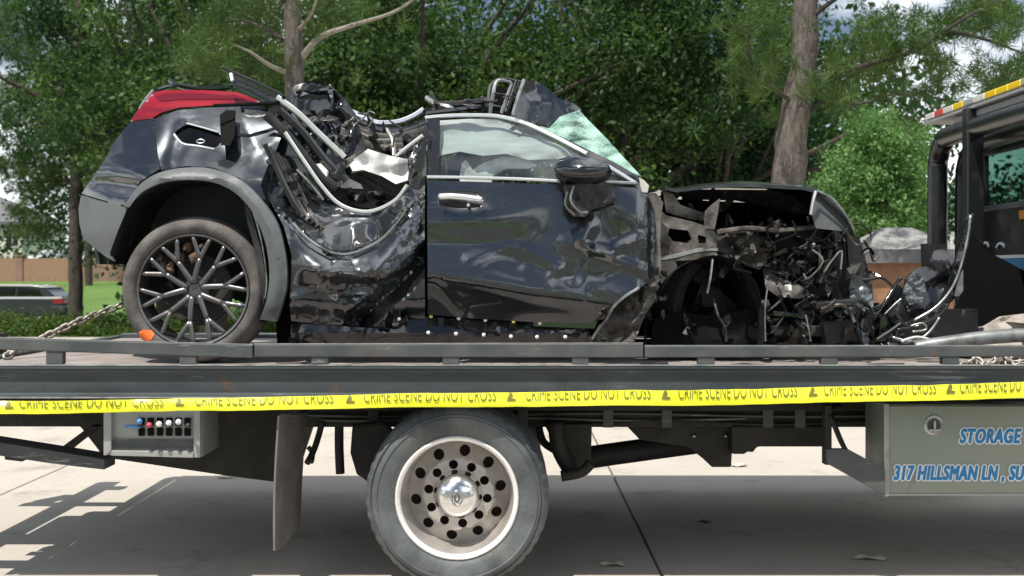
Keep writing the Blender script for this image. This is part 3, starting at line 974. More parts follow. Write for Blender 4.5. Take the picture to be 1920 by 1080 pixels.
# ---------------------------------------------------------------- parked car on the road behind
def parked_suv():
    Y = 43.5; zg = -0.42
    xr = P(121, 0, Y).x                    # tail end
    e = empty('parked_car', (xr-2.3, Y, zg), 'white and black estate car parked on the road at far left', 'car')
    def side_sheet(pts, y0, y1):
        n = len(pts)
        v = [(xr - x, y0, zg + z) for x, z in pts] + [(xr - x, y1, zg + z) for x, z in pts]
        return MB().add(v, [tuple(range(n)), tuple(range(2*n-1, n-1, -1))] + [(i, (i+1) % n, n+(i+1) % n, n+i) for i in range(n)])
    lower = [(0.02, 0.45), (0.0, 0.85), (0.12, 1.0), (1.0, 1.04), (4.0, 1.0), (4.65, 0.85), (4.7, 0.4), (4.3, 0.28), (0.3, 0.28)]
    side_sheet(lower, Y, Y+1.85).build('body', 'suv_dark', e, bevel=0.06, auto=40)
    upper = [(0.35, 1.0), (0.75, 1.36), (1.3, 1.46), (2.6, 1.47), (3.3, 1.25), (3.75, 1.0)]
    side_sheet(upper, Y+.12, Y+1.73).build('cabin', 'suv_dark', e, bevel=0.05, auto=40)
    side_sheet([(0.72, 1.37), (1.3, 1.475), (2.6, 1.485), (2.9, 1.41), (2.6, 1.43), (1.3, 1.42)], Y+.10, Y+1.75).build('roof', 'suv_white', e, bevel=0.01, auto=40)
    for a in ([(0.85, 1.05), (1.0, 1.30), (1.75, 1.38), (1.8, 1.05)], [(1.9, 1.05), (1.86, 1.38), (2.6, 1.38), (2.7, 1.05)], [(2.8, 1.05), (2.72, 1.37), (3.1, 1.22), (3.5, 1.05)]):
        side_sheet(a, Y+.09, Y+.13).build('side_window', 'dark_glass', e)
    side_sheet([(0.1, 1.04), (3.9, 1.03), (3.9, 0.96), (0.1, 0.96)], Y-.015, Y+.02).build('shoulder_trim', 'suv_white', e)
    side_sheet([(-0.02, 0.80), (0.02, 0.98), (0.45, 0.96), (0.38, 0.78)], Y-.02, Y+.25).build('tail_light', 'tail_lens', e)
    side_sheet([(-0.04, 0.42), (-0.05, 0.7), (0.5, 0.7), (0.5, 0.4)], Y-.02, Y+1.87).build('rear_bumper', 'suv_dark', e, bevel=0.04)
    for wx in (0.95, 3.75):
        c = (xr-wx, Y+0.02, zg+0.34)
        w = MB().lathe([(0.02, 0.0), (0.12, -0.02), (0.2, 0.0), (0.23, 0.05)], c, 24).build('wheel', 'alloy', e, True)
        MB().lathe([(0.23, 0.0), (0.31, -0.03), (0.34, 0.03), (0.34, 0.2), (0.22, 0.22)], c, 24).build('tyre', 'rubber', w, True)
parked_suv()

# ================================================================== TOW TRUCK
YN, YF = 5.87, 8.82                 # near and far side of the bed, far side widened to lengthen its shadow
DZ = 1.122                          # deck height
XR = -2.90                          # rear end of the bed
def tx(px, Y): return (px-960)/F*Y
def tz(py, Y): return HC - (py-YH)/F*Y
truck = empty('tow_truck', (0.2, 7.17, 0), 'grey flatbed tow truck carrying the wreck', 'tow truck')

def beam_profile(y_out, sgn):
    """C-section side beam: web set back between an upper and a lower flange"""
    z1, z0 = 1.150, 0.990
    return [(y_out, z1), (y_out, z1-.016), (y_out+sgn*.022, z1-.022), (y_out+sgn*.030, z1-.040), (y_out+sgn*.030, z0+.020), (y_out+sgn*.004, z0+.014), (y_out+sgn*.004, z0),
            (y_out+sgn*.09, z0), (y_out+sgn*.09, z1)]
def extrude_x(prof, x0, x1, n=1):
    mb = MB(); m = len(prof)
    v = []
    for i in range(n+1):
        x = x0 + (x1-x0)*i/n
        v += [(x, y, z) for y, z in prof]
    f = [(i*m+k, i*m+(k+1) % m, (i+1)*m+(k+1) % m, (i+1)*m+k) for i in range(n) for k in range(m)]
    f += [tuple(range(m)), tuple(n*m+k for k in range(m-1, -1, -1))]
    return mb.add(v, f)
for y_out, sgn in ((YN, 1), (YF, -1)):
    bm_ = extrude_x(beam_profile(y_out, sgn), XR, 2.72).build('side_beam', 'bed_paint', truck, bevel=0.003)
    MB().box((XR, min(y_out-sgn*.002, y_out+sgn*.03), 1.1505), (2.72, max(y_out-sgn*.002, y_out+sgn*.03), 1.154)).build('lit_lip', 'lit_edge', bm_)  # pale strip standing in for the bright lit edge
    MB().box((XR, min(y_out-sgn*.003, y_out+sgn*.012), 0.9885), (2.72, max(y_out-sgn*.003, y_out+sgn*.012), 0.9955)).build('lit_lip', 'lit_edge', bm_)

# deck: steel planks side by side with narrow gaps
yd = YN + 0.10
k = 0
while yd < YF - 0.12:
    w = min(0.232, YF-0.10-yd)
    MB().box((XR+.01, yd, DZ-0.03), (2.72, yd+w-0.006, DZ)).build('deck_plank', 'deck_steel', truck, bevel=0.003)
    yd += w; k += 1
for x in np.linspace(XR+0.15, 2.6, 12):
    MB().box((x-.03, YN+.09, DZ-0.12), (x+.03, YF-.09, DZ-0.032)).build('cross_member', 'chassis_black', truck)

# side rails: three tubes end to end on short posts, near and far side
for side_y, sg in ((YN+.045, 1), (YF-.045, -1)):
    near = sg == 1
    for (pa, ta, ba, pb, tb, bb) in ([(-95, 630, 652, 476, 646, 671)] if near else []) + [ (479, 645, 669, 1205, 643, 670), (1208, 648, 670, 1990, 648, 668)]:
        xa, xb = tx(pa, YN+.045), tx(pb, YN+.045)
        za1, za0, zb1, zb0 = tz(ta, YN+.045), tz(ba, YN+.045), tz(tb, YN+.045), tz(bb, YN+.045)
        y0, y1 = side_y-.03, side_y+.03
        o = MB().add([(xa,y0,za0),(xb,y0,zb0),(xb,y1,zb0),(xa,y1,za0),(xa,y0,za1),(xb,y0,zb1),(xb,y1,zb1),(xa,y1,za1)],
                 [(0,3,2,1),(4,5,6,7),(0,1,5,4),(1,2,6,5),(2,3,7,6),(3,0,4,7)]).build('side_rail', 'rail_paint', truck, bevel=0.006)
        MB().add([(xa,y0+.004,za1+.0005),(xb,y0+.004,zb1+.0005),(xb,y0+.02,zb1+.0005),(xa,y0+.02,za1+.0005),(xa,y0+.004,za1+.003),(xb,y0+.004,zb1+.003),(xb,y0+.02,zb1+.003),(xa,y0+.02,za1+.003)],
                 [(0,3,2,1),(4,5,6,7),(0,1,5,4),(1,2,6,5),(2,3,7,6),(3,0,4,7)]).build('lit_lip', 'lit_edge', o)
    for pc in ((-60, 105, 354, 601) if near else (601,)) + (846, 1088, 1323, 1553, 1780):
        x = tx(pc, YN+.045)
        ztop = tz(interp([(-95, 651), (476, 669), (480, 668), (1200, 669), (1990, 667)], pc), YN+.045)
        MB().box((x-.042, side_y-.024, 1.1545), (x+.042, side_y+.024, ztop+.004)).build('rail_post', 'rail_paint', truck, bevel=0.004)

# tail end: bolster, wheel-lift arms and the crossbars whose shadows fall on the concrete
MB().box((XR-.06, YN+.02, 0.94), (XR-.004, YF-.02, 1.14)).build('tail_board', 'bed_paint', truck, bevel=0.01)
for x0, x1, y0, y1, z0, z1 in [(-3.42, -3.27, 6.05, 8.60, 0.95, 1.05), (-3.268, XR-.062, 6.02, 6.16, 0.95, 1.05), (-3.268, XR-.062, 6.58, 6.82, 0.95, 1.05), (-3.10, XR-.062, 7.16, 7.5, 0.95, 1.05), (-3.55, -3.43, 7.9, 8.02, 0.7, 1.2), (-3.268, -3.15, 8.30, 8.42, 0.95, 1.05)]:
    MB().box((x0, y0, z0), (x1, y1, z1)).build('tail_bar', 'chassis_black', truck, bevel=0.006)

# chassis
def long_box(name, px0, py0, px1, py1, Ya, Yb, mat='chassis_black', bev=0.006):
    a = P(px0, py1, Ya); b = P(px1, py0, Ya)
    return MB().box((a.x, Ya, a.z), (b.x, Yb, b.z)).build(name, mat, truck, bevel=bev)
long_box('frame_rail', 560, 748, 2500, 801, 6.72, 6.82)
long_box('frame_rail', 600, 728, 2500, 775, 7.52, 7.62)
long_box('sub_frame', -60, 738, 2500, 770, 6.45, 6.55)
long_box('sub_frame', -60, 730, 2500, 760, 7.80, 7.90)
MB().box((-2.85, 6.2, 0.93), (5.2, 8.2, 0.97)).build('under_tray', 'chassis_black', truck)  # carried on under the cab to block light leaking through
# sloping tail frame
def slope(name, pts, Ya, Yb, mat='chassis_black', bev=0.005):
    f = [P(x, y, Ya) for x, y in pts]
    vv = f + [Vector((p.x, Yb, p.z)) for p in f]
    n = len(f)
    return MB().add(vv, [tuple(range(n)), tuple(range(2*n-1, n-1, -1))] + [(i, (i+1) % n, n+(i+1) % n, n+i) for i in range(n)]).build(name, mat, truck, bevel=bev)
slope('tail_frame', [(-80, 766), (560, 766), (560, 800), (525, 905), (430, 893), (195, 858), (150, 800), (-80, 800)], 6.75, 7.45)
slope('lift_arm', [(-60, 820), (105, 846), (196, 861), (196, 881), (100, 870), (-60, 846)], 6.15, 6.32, 'rail_paint')
slope('lift_arm', [(-60, 812), (110, 842), (170, 798), (184, 800), (124, 848), (-60, 826)], 6.42, 6.5)
slope('lift_stop', [(8, 852), (42, 858), (42, 866), (8, 862)], 6.16, 6.3)

# control box with its levers
cb = slope('control_box', [(197, 768), (378, 768), (379, 857), (300, 856), (197, 853)], 6.00, 6.34, 'tool_steel')
Yc_ = 5.996
def cb_quad(name, pts, mat, y0, y1):
    f = [P(x, y, Yc_) for x, y in pts]; n = len(f)
    return MB().add([Vector((p.x, y0, p.z)) for p in f] + [Vector((p.x, y1, p.z)) for p in f], [tuple(range(n)), tuple(range(2*n-1, n-1, -1))] + [(i, (i+1) % n, n+(i+1) % n, n+i) for i in range(n)]).build(name, mat, cb, bevel=0.002)
cb_quad('frame_side', [(198, 769), (212, 769), (212, 843), (203, 852), (198, 852)], 'tool_steel', 5.965, 5.996)
cb_quad('frame_side', [(366, 769), (378, 769), (378, 856), (366, 856)], 'tool_steel', 5.965, 5.996)
cb_quad('sill', [(213, 843), (366, 845), (366, 856), (213, 852)], 'tool_steel', 5.955, 5.996)
cb_quad('lower_panel', [(213, 823), (366, 824), (362, 841), (213, 840)], 'rail_paint', 5.985, 5.995)
for c in range(6):
    for r_ in range(2):
        x = 260 + c*17.2; y = 783 + r_*19
        s_ = cb_quad('slot', [(x, y), (x+12, y), (x+12, y+15), (x, y+15)], 'matte_black', 5.9885, 5.995)
    a = P(260 + c*17.2 + 6, 800, 5.985); b = P(260 + c*17.2 + 6 - 4 + c, 790 + (c*7) % 9, 5.90)
    lv = MB().tube([a, b], 0.006, 6).build('lever', 'satin_metal', cb, True)
    MB().lathe([(0.001, -.018), (0.012, -.013), (0.015, 0), (0.011, .012), (0.004, .018)], b, 10).build('knob', ('lever_blue', 'lever_red', 'clip_white', 'clip_white', 'clip_white', 'black_plastic')[c], lv, True)
MB().tube(pt((236, 800, 5.97), (250, 799, 5.95), (262, 801, 5.97)), 0.009, 7, True, 4).build('hose', 'lever_blue', cb, True)

# mud flap: curled rubber sheet across the truck behind the wheel
def flap():
    v, f = [], []
    ny, nz = 10, 18
    for j in range(nz+1):
        t = j/nz
        for i in range(ny+1):
            s = i/ny
            Y = 5.94 + 0.50*s
            zt, zb = tz(780, 5.94), tz(1046, 5.94) + 0.06*s
            z = zt + (zb-zt)*t
            x = tx(524, 5.94) - 0.015*math.sin(t*3.0) - 0.02*t*t + 0.055*s + 0.03*math.sin(s*2.4)*t*(1.1-t) - 0.02*s*t
            if s < 0.3: z = z + (0.3-s)*0.12*(t**8)
            v.append(Vector((x, Y, z)))
    for j in range(nz):
        for i in range(ny):
            a = j*(ny+1)+i
            f.append((a, a+1, a+ny+2, a+ny+1))
    vv, ff = solid(v, f, Vector((-0.010, 0, 0)))
    MB().add(vv, ff).build('mud_flap', 'flap_rubber', truck, True, auto=50)
flap()
MB().tube(pt((526, 779, 5.95), (562, 777, 6.2), (580, 768, 6.4)), 0.012, 8).build('flap_bracket', 'rail_paint', truck, True)
# hangers and hoses either side of the wheel
for name, pts, r_ in [('air_hose', [(604, 790, 6.7), (598, 815, 6.7), (588, 845, 6.66), (576, 868, 6.6)], .018),
                      ('air_hose', [(578, 838, 6.66), (586, 850, 6.66), (584, 866, 6.6)], .014),
                      ('hanger', [(636, 792, 6.75), (636, 840, 6.75), (638, 888, 6.75)], .026),
                      ('shock_absorber', [(1042, 790, 6.6), (1048, 840, 6.6), (1072, 885, 6.6)], .045),
                      ('linkage', [(1102, 795, 6.7), (1090, 830, 6.7), (1082, 862, 6.7)], .02),
                      ('linkage', [(1010, 800, 6.75), (1020, 830, 6.75), (1052, 850, 6.7)], .022),
                      ('torque_rod', [(1052, 893, 6.5), (1090, 885, 6.5), (1108, 868, 6.5)], .03),
                      ('drive_shaft', [(1060, 868, 7.1), (1110, 857, 7.1), (1290, 832, 7.15), (1420, 815, 7.2)], .068),
                      ('air_hose', [(1592, 758, 6.6), (1556, 768, 6.3), (1565, 800, 6.25), (1590, 850, 6.3), (1640, 900, 6.3)], .013),
                      ('air_hose', [(1560, 780, 6.4), (1580, 830, 6.35), (1600, 862, 6.3), (1660, 898, 6.3)], .010)]:
    MB().tube(pt(*pts), r_, 10, True, 5).build(name, 'chassis_black', truck, True)
for k, (xa, xb, yy_, zz) in enumerate([(560, 1650, 778, 6.70), (600, 1400, 786, 6.705), (1100, 1640, 793, 6.70)]):
    MB().tube(pt(*[(xa + (xb-xa)*q, yy_ + 3*math.sin(q*9+k), zz) for q in np.linspace(0, 1, 9)]), .008, 6, True, 4).build('air_line', ('rail_paint', 'flap_rubber', 'chassis_black')[k], truck, True)
for xb in (700, 980, 1140, 1250, 1440, 1500):
    a = P(xb, 785, 6.70)
    MB().box((a.x-.03, 6.69, a.z-.05), (a.x+.03, 6.718, a.z+.06)).build('frame_plate', 'rail_paint', truck, bevel=.004)
slope('spring_hanger', [(1020, 795), (1110, 795), (1108, 870), (1095, 893), (1070, 896), (1048, 850)], 6.66, 6.7)
slope('bearing_bracket', [(1176, 800), (1380, 800), (1373, 846), (1371, 876), (1335, 876), (1318, 860), (1290, 838), (1200, 825)], 6.8, 7.3)
slope('fuel_tank', [(1372, 798), (1552, 798), (1552, 838), (1420, 838), (1412, 850), (1404, 846), (1396, 852), (1372, 852)], 6.7, 7.3, bev=0.02)
slope('box_support', [(1547, 760), (1560, 760), (1560, 872), (1547, 872)], 6.25, 6.32)
slope('inner_guard', [(660, 796), (720, 790), (760, 830), (740, 915), (700, 912), (668, 890), (656, 850)], 6.5, 6.55, bev=0.02)
for x_, y_ in ((1301, 817), (1361, 817)):
    c = P(x_, y_, 6.79)
    MB().lathe([(0.001, -.014), (0.012, -.012), (0.014, 0), (0.014, .02)], c, 8).build('bolt', 'satin_metal', truck, True)
MB().tube([P(857, 935, 6.2), (P(857, 935, 6.2).x, 8.1, P(857, 935, 6.2).z)], 0.09, 14).build('axle', 'chassis_black', truck, True)
dc = P(857, 935, 6.2)
MB().lathe([(0.02, -.2), (0.15, -.17), (0.2, -.05), (0.2, .05), (0.15, .17), (0.02, .2)], (dc.x+.0, 7.15, dc.z), 20).build('differential', 'chassis_black', truck, True)

# big wheels
def ring(r, n, off=0.0):
    return [(r*math.cos(2*math.pi*k/n+off), r*math.sin(2*math.pi*k/n+off)) for k in range(n)]
TR = 0.470                                        # tyre radius
def truck_wheel():
    """dished steel wheel; face towards -Y; returns list of (name, mesh, material, children)"""
    holes = []
    for k in range(10):
        a = 2*math.pi*k/10 + 0.16
        holes.append([(0.222*math.cos(a)+px, 0.222*math.sin(a)+py) for px, py in ring(0.0285, 14)])
    for k in range(10):
        a = 2*math.pi*k/10 + 0.47
        holes.append([(0.153*math.cos(a)+px, 0.153*math.sin(a)+py) for px, py in ring(0.0240, 14)])
    vs, fs = fill2d(ring(0.262, 64), holes, 0.02, 3, edge=0.011)
    def dep(r):
        return interp([(0, 0.105), (0.182, 0.107), (0.190, 0.114), (0.20, 0.135), (0.24, 0.158), (0.262, 0.165)], r)
    v3 = [Vector((x, dep(math.hypot(x, y)), y)) for x, y in vs]
    f2 = []
    for f in fs:
        n = (v3[f[1]]-v3[f[0]]).cross(v3[f[2]]-v3[f[0]])
        f2.append(f if n.y < 0 else tuple(reversed(f)))
    vv, ff = solid(v3, f2, Vector((0, .012, 0)))
    mb = MB().add(vv, ff)
    # rim barrel and lip
    mb.lathe([(0.262, 0.166), (0.270, 0.150), (0.274, 0.090), (0.282, 0.050), (0.287, 0.006), (0.288, 0.004), (0.29, 0.19), (0.262, 0.18)], (0, 0, 0), 72, True)
    return mb
def truck_tyre():
    w = 0.245
    prof = [(0.300, 0.012), (0.318, -0.012), (0.345, -0.028), (0.385, -0.034), (0.400, -0.034), (0.404, -0.039), (0.410, -0.038), (0.412, -0.032), (0.424, -0.028), (0.430, -0.014), (0.434, -0.013), (0.440, -0.020), (0.452, -0.010), (0.464, 0.012), (TR, 0.04),
            (TR, 0.075), (TR-.012, 0.079), (TR-.012, 0.086), (TR, 0.09), (TR, 0.145), (TR-.012, 0.149), (TR-.012, .156), (TR, .16),
            (TR, w-.05), (0.458, w-.01), (0.42, w+.02), (0.385, w+.024), (0.32, w), (0.300, w-.02)]
    mb = MB().lathe(prof, (0, 0, 0), 132, True)
    for i, (x, y, z) in enumerate(mb.v):                # shoulder tread blocks
        if math.hypot(x, z) > 0.450 and (i % 132) % 3 == 0 and (y < 0.05 or y > w-.06):
            mb.v[i] = (x*0.988, y + (0.004 if y < .1 else -.004), z*0.988)
    return mb
hubprof = [(0.0005, -0.072), (0.03, -0.071), (0.06, -0.064), (0.088, -0.050), (0.106, -0.030), (0.116, -0.004), (0.119, 0.03), (0.126, 0.036), (0.126, 0.042)]
def put_wheel(cx, cy, cz, flip=False, dual=True, first=False):
    rim = truck_wheel(); ty = truck_tyre(); hub = MB().lathe([(r_, y_ + 0.065) for r_, y_ in hubprof], (0, 0, 0), 48)
    sgn = -1 if flip else 1
    T = lambda mb: [(cx + x, cy + sgn*y, cz + z) for x, y, z in mb.v]
    for mb in (rim, ty, hub): mb.v = T(mb)
    w = rim.build('wheel', 'polished_rim', truck, True, auto=35)
    lip = MB().lathe([(0.2865, 0.030), (0.2875, 0.004), (0.292, -0.010), (0.305, -0.020), (0.313, -0.016), (0.316, -0.004), (0.308, 0.010), (0.295, 0.03)], (0, 0, 0), 72, True)
    lip.v = T(lip); lip.build('rim_lip', 'rim_bright', w, True, auto=50)
    ty.build('tyre', 'truck_rubber', w, True, auto=40)
    h = hub.build('hub_cap', 'hub_chrome', w, True, auto=60)
    # oval badge on the cap
    if not flip:
        e = MB().tube([(cx + .028*math.cos(a), cy - 0.0105, cz + .036*math.sin(a)) for a in np.linspace(0, 2*math.pi, 25)], 0.0045, 6, False)
        e.build('badge_ring', 'satin_metal', w, True)
        e = MB().tube([(cx + .012*math.cos(a), cy - 0.0105, cz + .02*math.sin(a)) for a in np.linspace(0, 2*math.pi, 17)], 0.004, 6, False)
        e.build('badge_letter', 'rail_paint', w, True)
    back = MB().lathe([(0.02, 0.215), (0.20, 0.215), (0.27, 0.20)], (0, 0, 0), 40); back.v = T(back)
    back.build('brake_drum', 'drum_brown', w, True)
    if dual:
        ty2 = truck_tyre(); ty2.v = [(cx + x, cy + sgn*(y + 0.30), cz + z) for x, y, z in ty2.v]
        ty2.build('inner_tyre', 'truck_rubber', w, True, auto=40)
wc = P(857, 950, 5.99)
put_wheel(wc.x, 5.99, TR, dual=True)
put_wheel(wc.x, 8.36, TR, flip=True)
put_wheel(4.75, 6.02, TR, dual=False)
put_wheel(4.75, 8.33, TR, flip=True, dual=False)

# storage box with its lettering
YB = 6.10
bx0, bx1, bz0, bz1 = tx(1661, YB), 3.35, tz(929, YB), tz(757, YB)
tb = MB().box((bx0, YB, bz0), (bx1, YB+0.36, bz1)).build('storage_box', 'box_steel', truck, bevel=0.006)
MB().box((bx0-.012, YB-.008, bz0-.004), (bx0+.014, YB-.0005, bz1)).build('corner_strip', 'tool_steel', tb, bevel=0.002)
MB().box((bx0+.016, YB-.008, bz1-.014), (bx1, YB-.0005, bz1)).build('top_strip', 'rail_paint', tb, bevel=0.002)
MB().box((bx0+.016, YB-.006, bz0), (bx1, YB-.0005, bz0+.010)).build('bottom_strip', 'tool_steel', tb, bevel=0.002)
slope('box_bracket', [(1550, 842), (1590, 842), (1660, 880), (1660, 930), (1552, 870)], 6.06, 6.10, 'rail_paint')
for x0_, x1_ in ((0.55, 3.3), (-2.6, -1.55)):  # unseen far-side boxes added to block light and deepen the shadow beneath
    shade_box = MB().box((x0_, YF-.42, .53), (x1_, YF-.04, .965)).build('storage_box', 'box_steel', truck, bevel=.006)
# T-handle latch in a round bezel
lc = P(1751, 797, YB)
lt = MB().lathe([(0.036, -.002), (0.050, -.004), (0.054, -.001), (0.054, .002)], lc, 28).build('latch', 'satin_metal', tb, True)
MB().lathe([(0.0005, 0.0), (0.036, -0.002)], lc, 24).build('latch_cup', 'rail_paint', lt, True)
MB().box((lc.x-.006, YB-.016, lc.z-.036), (lc.x+.006, YB-.004, lc.z+.024)).build('latch_stem', 'satin_metal', lt, bevel=0.002)
MB().box((lc.x-.030, YB-.018, lc.z-.030), (lc.x+.030, YB-.006, lc.z-.018)).build('latch_handle', 'satin_metal', lt, bevel=0.003)

def text_mesh(body, size, shear=0.0, offset=0.0, space=1.0):
    cu = bpy.data.curves.new('t', 'FONT')
    cu.body = body; cu.size = size; cu.shear = shear; cu.offset = offset; cu.space_character = space
    cu.fill_mode = 'FRONT'; cu.resolution_u = 4
    o = bpy.data.objects.new('t', cu); COL.objects.link(o)
    dg = bpy.context.evaluated_depsgraph_get()
    me = bpy.data.meshes.new_from_object(o.evaluated_get(dg))
    bpy.data.objects.remove(o)
    return me

def lettering(name, body, px0, px1, py0, py1, Y, mat, outline, parent, shear=0.25):
    """bold flat print with an outline on a face towards the viewer, fitted to a width and height"""
    x0, x1, z0, z1 = tx(px0, Y), tx(px1, Y), tz(py1, Y), tz(py0, Y)
    base = text_mesh(body, 1.0, shear, 0.0, 1.12)
    a = np.array([tuple(v.co) for v in base.vertices])
    mnx, mxx = a[:, 0].min(), a[:, 0].max()
    fs = [tuple(p.vertices) for p in base.polygons]
    pts = [Vector((x0 + (q[0]-mnx)/(mxx-mnx)*(x1-x0), Y, z0 + q[1]/0.70*(z1-z0))) for q in a]
    h = z1-z0
    for nm, m_, rad, dy, n in ((name, mat, 0.055*h, -.0035, 8), (name + '_outline', outline, 0.135*h, -.0010, 12)):
        mb = MB()
        for k in range(n):
            t = 2*math.pi*k/n
            o_ = Vector((rad*math.cos(t)*1.15, dy - .00018*k, rad*math.sin(t)))
            mb.add([p + o_ for p in pts], fs)
        mb.build(nm, m_, parent, False, fix=False)
lettering('lettering', 'STORAGE', 1800, 1914, 804, 830, YB-.0015, 'letter_blue', 'letter_white', tb)
lettering('lettering', '317 HILLSMAN LN , SUGAR', 1676, 1966, 873, 899, YB-.0015, 'letter_blue', 'letter_white', tb)

# headboard behind the cab: hoop of heavy tube, uprights, light bar across the truck
hx = 2.93
def hoop(name, x, ytop0, z_top, r, Yfar, Ynear):
    pth = [(x, Yfar, DZ), (x, Yfar, z_top-.30), (x, Yfar-.03, z_top-.12), (x, Yfar-.12, z_top-.03), (x, Yfar-.3, z_top),
           (x, Ynear+.3, z_top), (x, Ynear+.12, z_top-.03), (x, Ynear+.03, z_top-.12), (x, Ynear, z_top-.30), (x, Ynear, DZ)]
    return MB().tube(pth, r, 12, True, 4).build(name, 'cab_paint', truck, True)
hoop('headboard_hoop', 2.95, 0, 2.53, 0.068, 8.18, 6.1)
hoop('headboard_hoop', 3.10, 0, 2.46, 0.05, 8.12, 6.2)
for yy in (7.52, 6.35):
    MB().box((2.885, yy-.05, DZ), (2.99, yy+.05, 2.66)).build('headboard_upright', 'cab_paint', truck, bevel=0.01)
MB().box((2.92, 6.2, DZ), (2.96, 8.1, 1.32)).build('headboard_panel', 'cab_paint', truck, bevel=0.004)
MB().box((2.94, 5.9, 2.585), (3.00, 7.85, 2.64)).build('bar_mount', 'bar_grey', truck, bevel=0.006)
lb = MB().box((2.90, 5.85, 2.645), (3.10, 8.28, 2.67)).build('light_bar', 'bar_grey', truck, bevel=0.006)
yy = 8.27; seq = ['light_clear', 'light_red', 'light_clear', 'light_amber', 'bar_grey', 'light_clear', 'light_amber', 'light_amber', 'light_amber', 'bar_grey', 'light_amber', 'light_clear', 'light_red', 'light_clear']
dl = (yy-5.86)/len(seq)
for i, m_ in enumerate(seq):
    MB().box((2.895, yy-dl+.004, 2.672), (3.09, yy, 2.715)).build('lens', m_, lb, bevel=0.008)
    yy -= dl

# cab
cab = MB().box((3.20, 6.05, 0.75), (5.2, 8.22, 2.05)).build('cab', 'cab_paint', truck, bevel=0.05, seg=3)
v = [(3.20, 6.05, 2.05), (5.15, 6.05, 2.05), (5.15, 8.22, 2.05), (3.20, 8.22, 2.05), (3.24, 6.15, 2.55), (4.5, 6.15, 2.58), (4.5, 8.12, 2.58), (3.24, 8.12, 2.55)]
# upper cab as frame around glass so that one sees through it
def bar(a, b, w, nm='cab_pillar', m_='cab_paint'):
    a = Vector(a); b = Vector(b); d = (b-a).normalized(); s = d.cross(Vector((0, 1, 0)))
    if s.length < .1: s = d.cross(Vector((0, 0, 1)))
    s.normalize(); t_ = d.cross(s)
    return MB().obox((a+b)/2, d*((b-a).length/2), s*w, t_*w).build(nm, m_, truck, bevel=0.008)
for i, j in ((0, 4), (1, 5), (2, 6), (3, 7)):
    bar(v[i], v[j], 0.05)
MB().add([(3.18, 6.1, 2.50), (4.6, 6.1, 2.53), (4.6, 8.17, 2.53), (3.18, 8.17, 2.50), (3.24, 6.2, 2.60), (4.5, 6.2, 2.63), (4.5, 8.07, 2.63), (3.24, 8.07, 2.60)],
         [(0,3,2,1),(4,5,6,7),(0,1,5,4),(1,2,6,5),(2,3,7,6),(3,0,4,7)]).build('cab_roof', 'cab_paint', truck, bevel=0.03)
MB().box((3.195, 6.10, 2.02), (3.28, 8.18, 2.06)).build('rear_sill', 'rail_paint', truck, bevel=0.008)
rw = MB().box((3.235, 6.2, 2.062), (3.242, 8.10, 2.50)).build('rear_window', 'cab_glass', truck)
MB().box((3.215, 8.04, 2.062), (3.252, 8.10, 2.50)).build('window_surround', 'cab_paint', rw, bevel=0.006)
MB().box((3.215, 6.2, 2.40), (3.252, 8.04, 2.50)).build('window_surround', 'cab_paint', rw, bevel=0.006)
for (y0, y1) in ((6.4, 6.95), (7.3, 7.85)):
    MB().box((3.75, y0, 1.5), (3.92, y1, 2.2)).build('cab_seat', 'seat_leather', truck, bevel=0.05, seg=3)
    MB().box((3.80, (y0+y1)/2-.14, 2.23), (3.90, (y0+y1)/2+.14, 2.40)).build('headrest', 'seat_leather', truck, bevel=0.04, seg=3)
MB().box((3.188, 7.33, 1.945), (3.1985, 7.42, 2.0)).build('marker_lamp', 'marker_orange', truck, bevel=0.003)
# blue door-sign band on the cab back
sg_ = MB().box((3.192, 6.5, 1.60), (3.1985, 8.0, 1.70)).build('sign_band', 'letter_blue', truck)
MB().box((3.191, 6.5, 1.702), (3.1975, 8.02, 1.722)).build('sign_edge', 'letter_white', truck)
MB().box((3.192, 6.5, 1.52), (3.1985, 7.7, 1.565)).build('sign_band', 'letter_blue', truck)
for (y0, y1, z0) in ((7.95, 8.08, 1.78), (7.7, 7.8, 1.77)):
    MB().tube([(3.19, y0 + .06*math.cos(a), z0 + .03*math.sin(a)) for a in np.linspace(0, 3.1, 9)], 0.010, 6).build('sign_mark', 'letter_white', truck, True)

# winch, cloth and tube lying at the front of the bed
MB().tube(pt((1716, 652, 6.45), (1760, 645, 6.42), (1840, 634, 6.38), (1930, 628, 6.35), (2020, 630, 6.3)), 0.038, 12, True, 6).build('bent_pipe', 'pipe_grey', truck, True)
wn_ = MB().tube([(2.55, 6.9, 1.26), (2.55, 7.5, 1.26)], 0.12, 20).build('winch_drum', 'chassis_black', truck, True)
MB().box((2.42, 6.82, DZ), (2.7, 6.89, 1.4)).build('winch_cheek', 'rail_paint', truck, bevel=0.01)
MB().box((2.42, 7.51, DZ), (2.7, 7.58, 1.4)).build('winch_cheek', 'rail_paint', truck, bevel=0.01)

# ================================================================== WRECKED CAR
car = empty('wrecked_car', (tx(760, 7.2), 7.2, DZ), 'crushed dark blue black car lying on the flatbed', 'car')
ARC3 = [(530, 400), (550, 420), (580, 450), (620, 474), (660, 475), (710, 452), (745, 418), (775, 380), (800, 350)]

def body(px, py):
    """near flank of the car: metres from the eye"""
    y = 6.25
    if py > 520: y += 0.07*((py-520)/130)**2
    if py < 450: y += 0.05*((450-py)/115)**1.6
    if py < 335: y += (335-py)/115*0.20
    if px < 330: y += ((330-px)/180)**2*0.42
    if px > 1150: y += ((px-1150)/400)**2*0.18
    return y

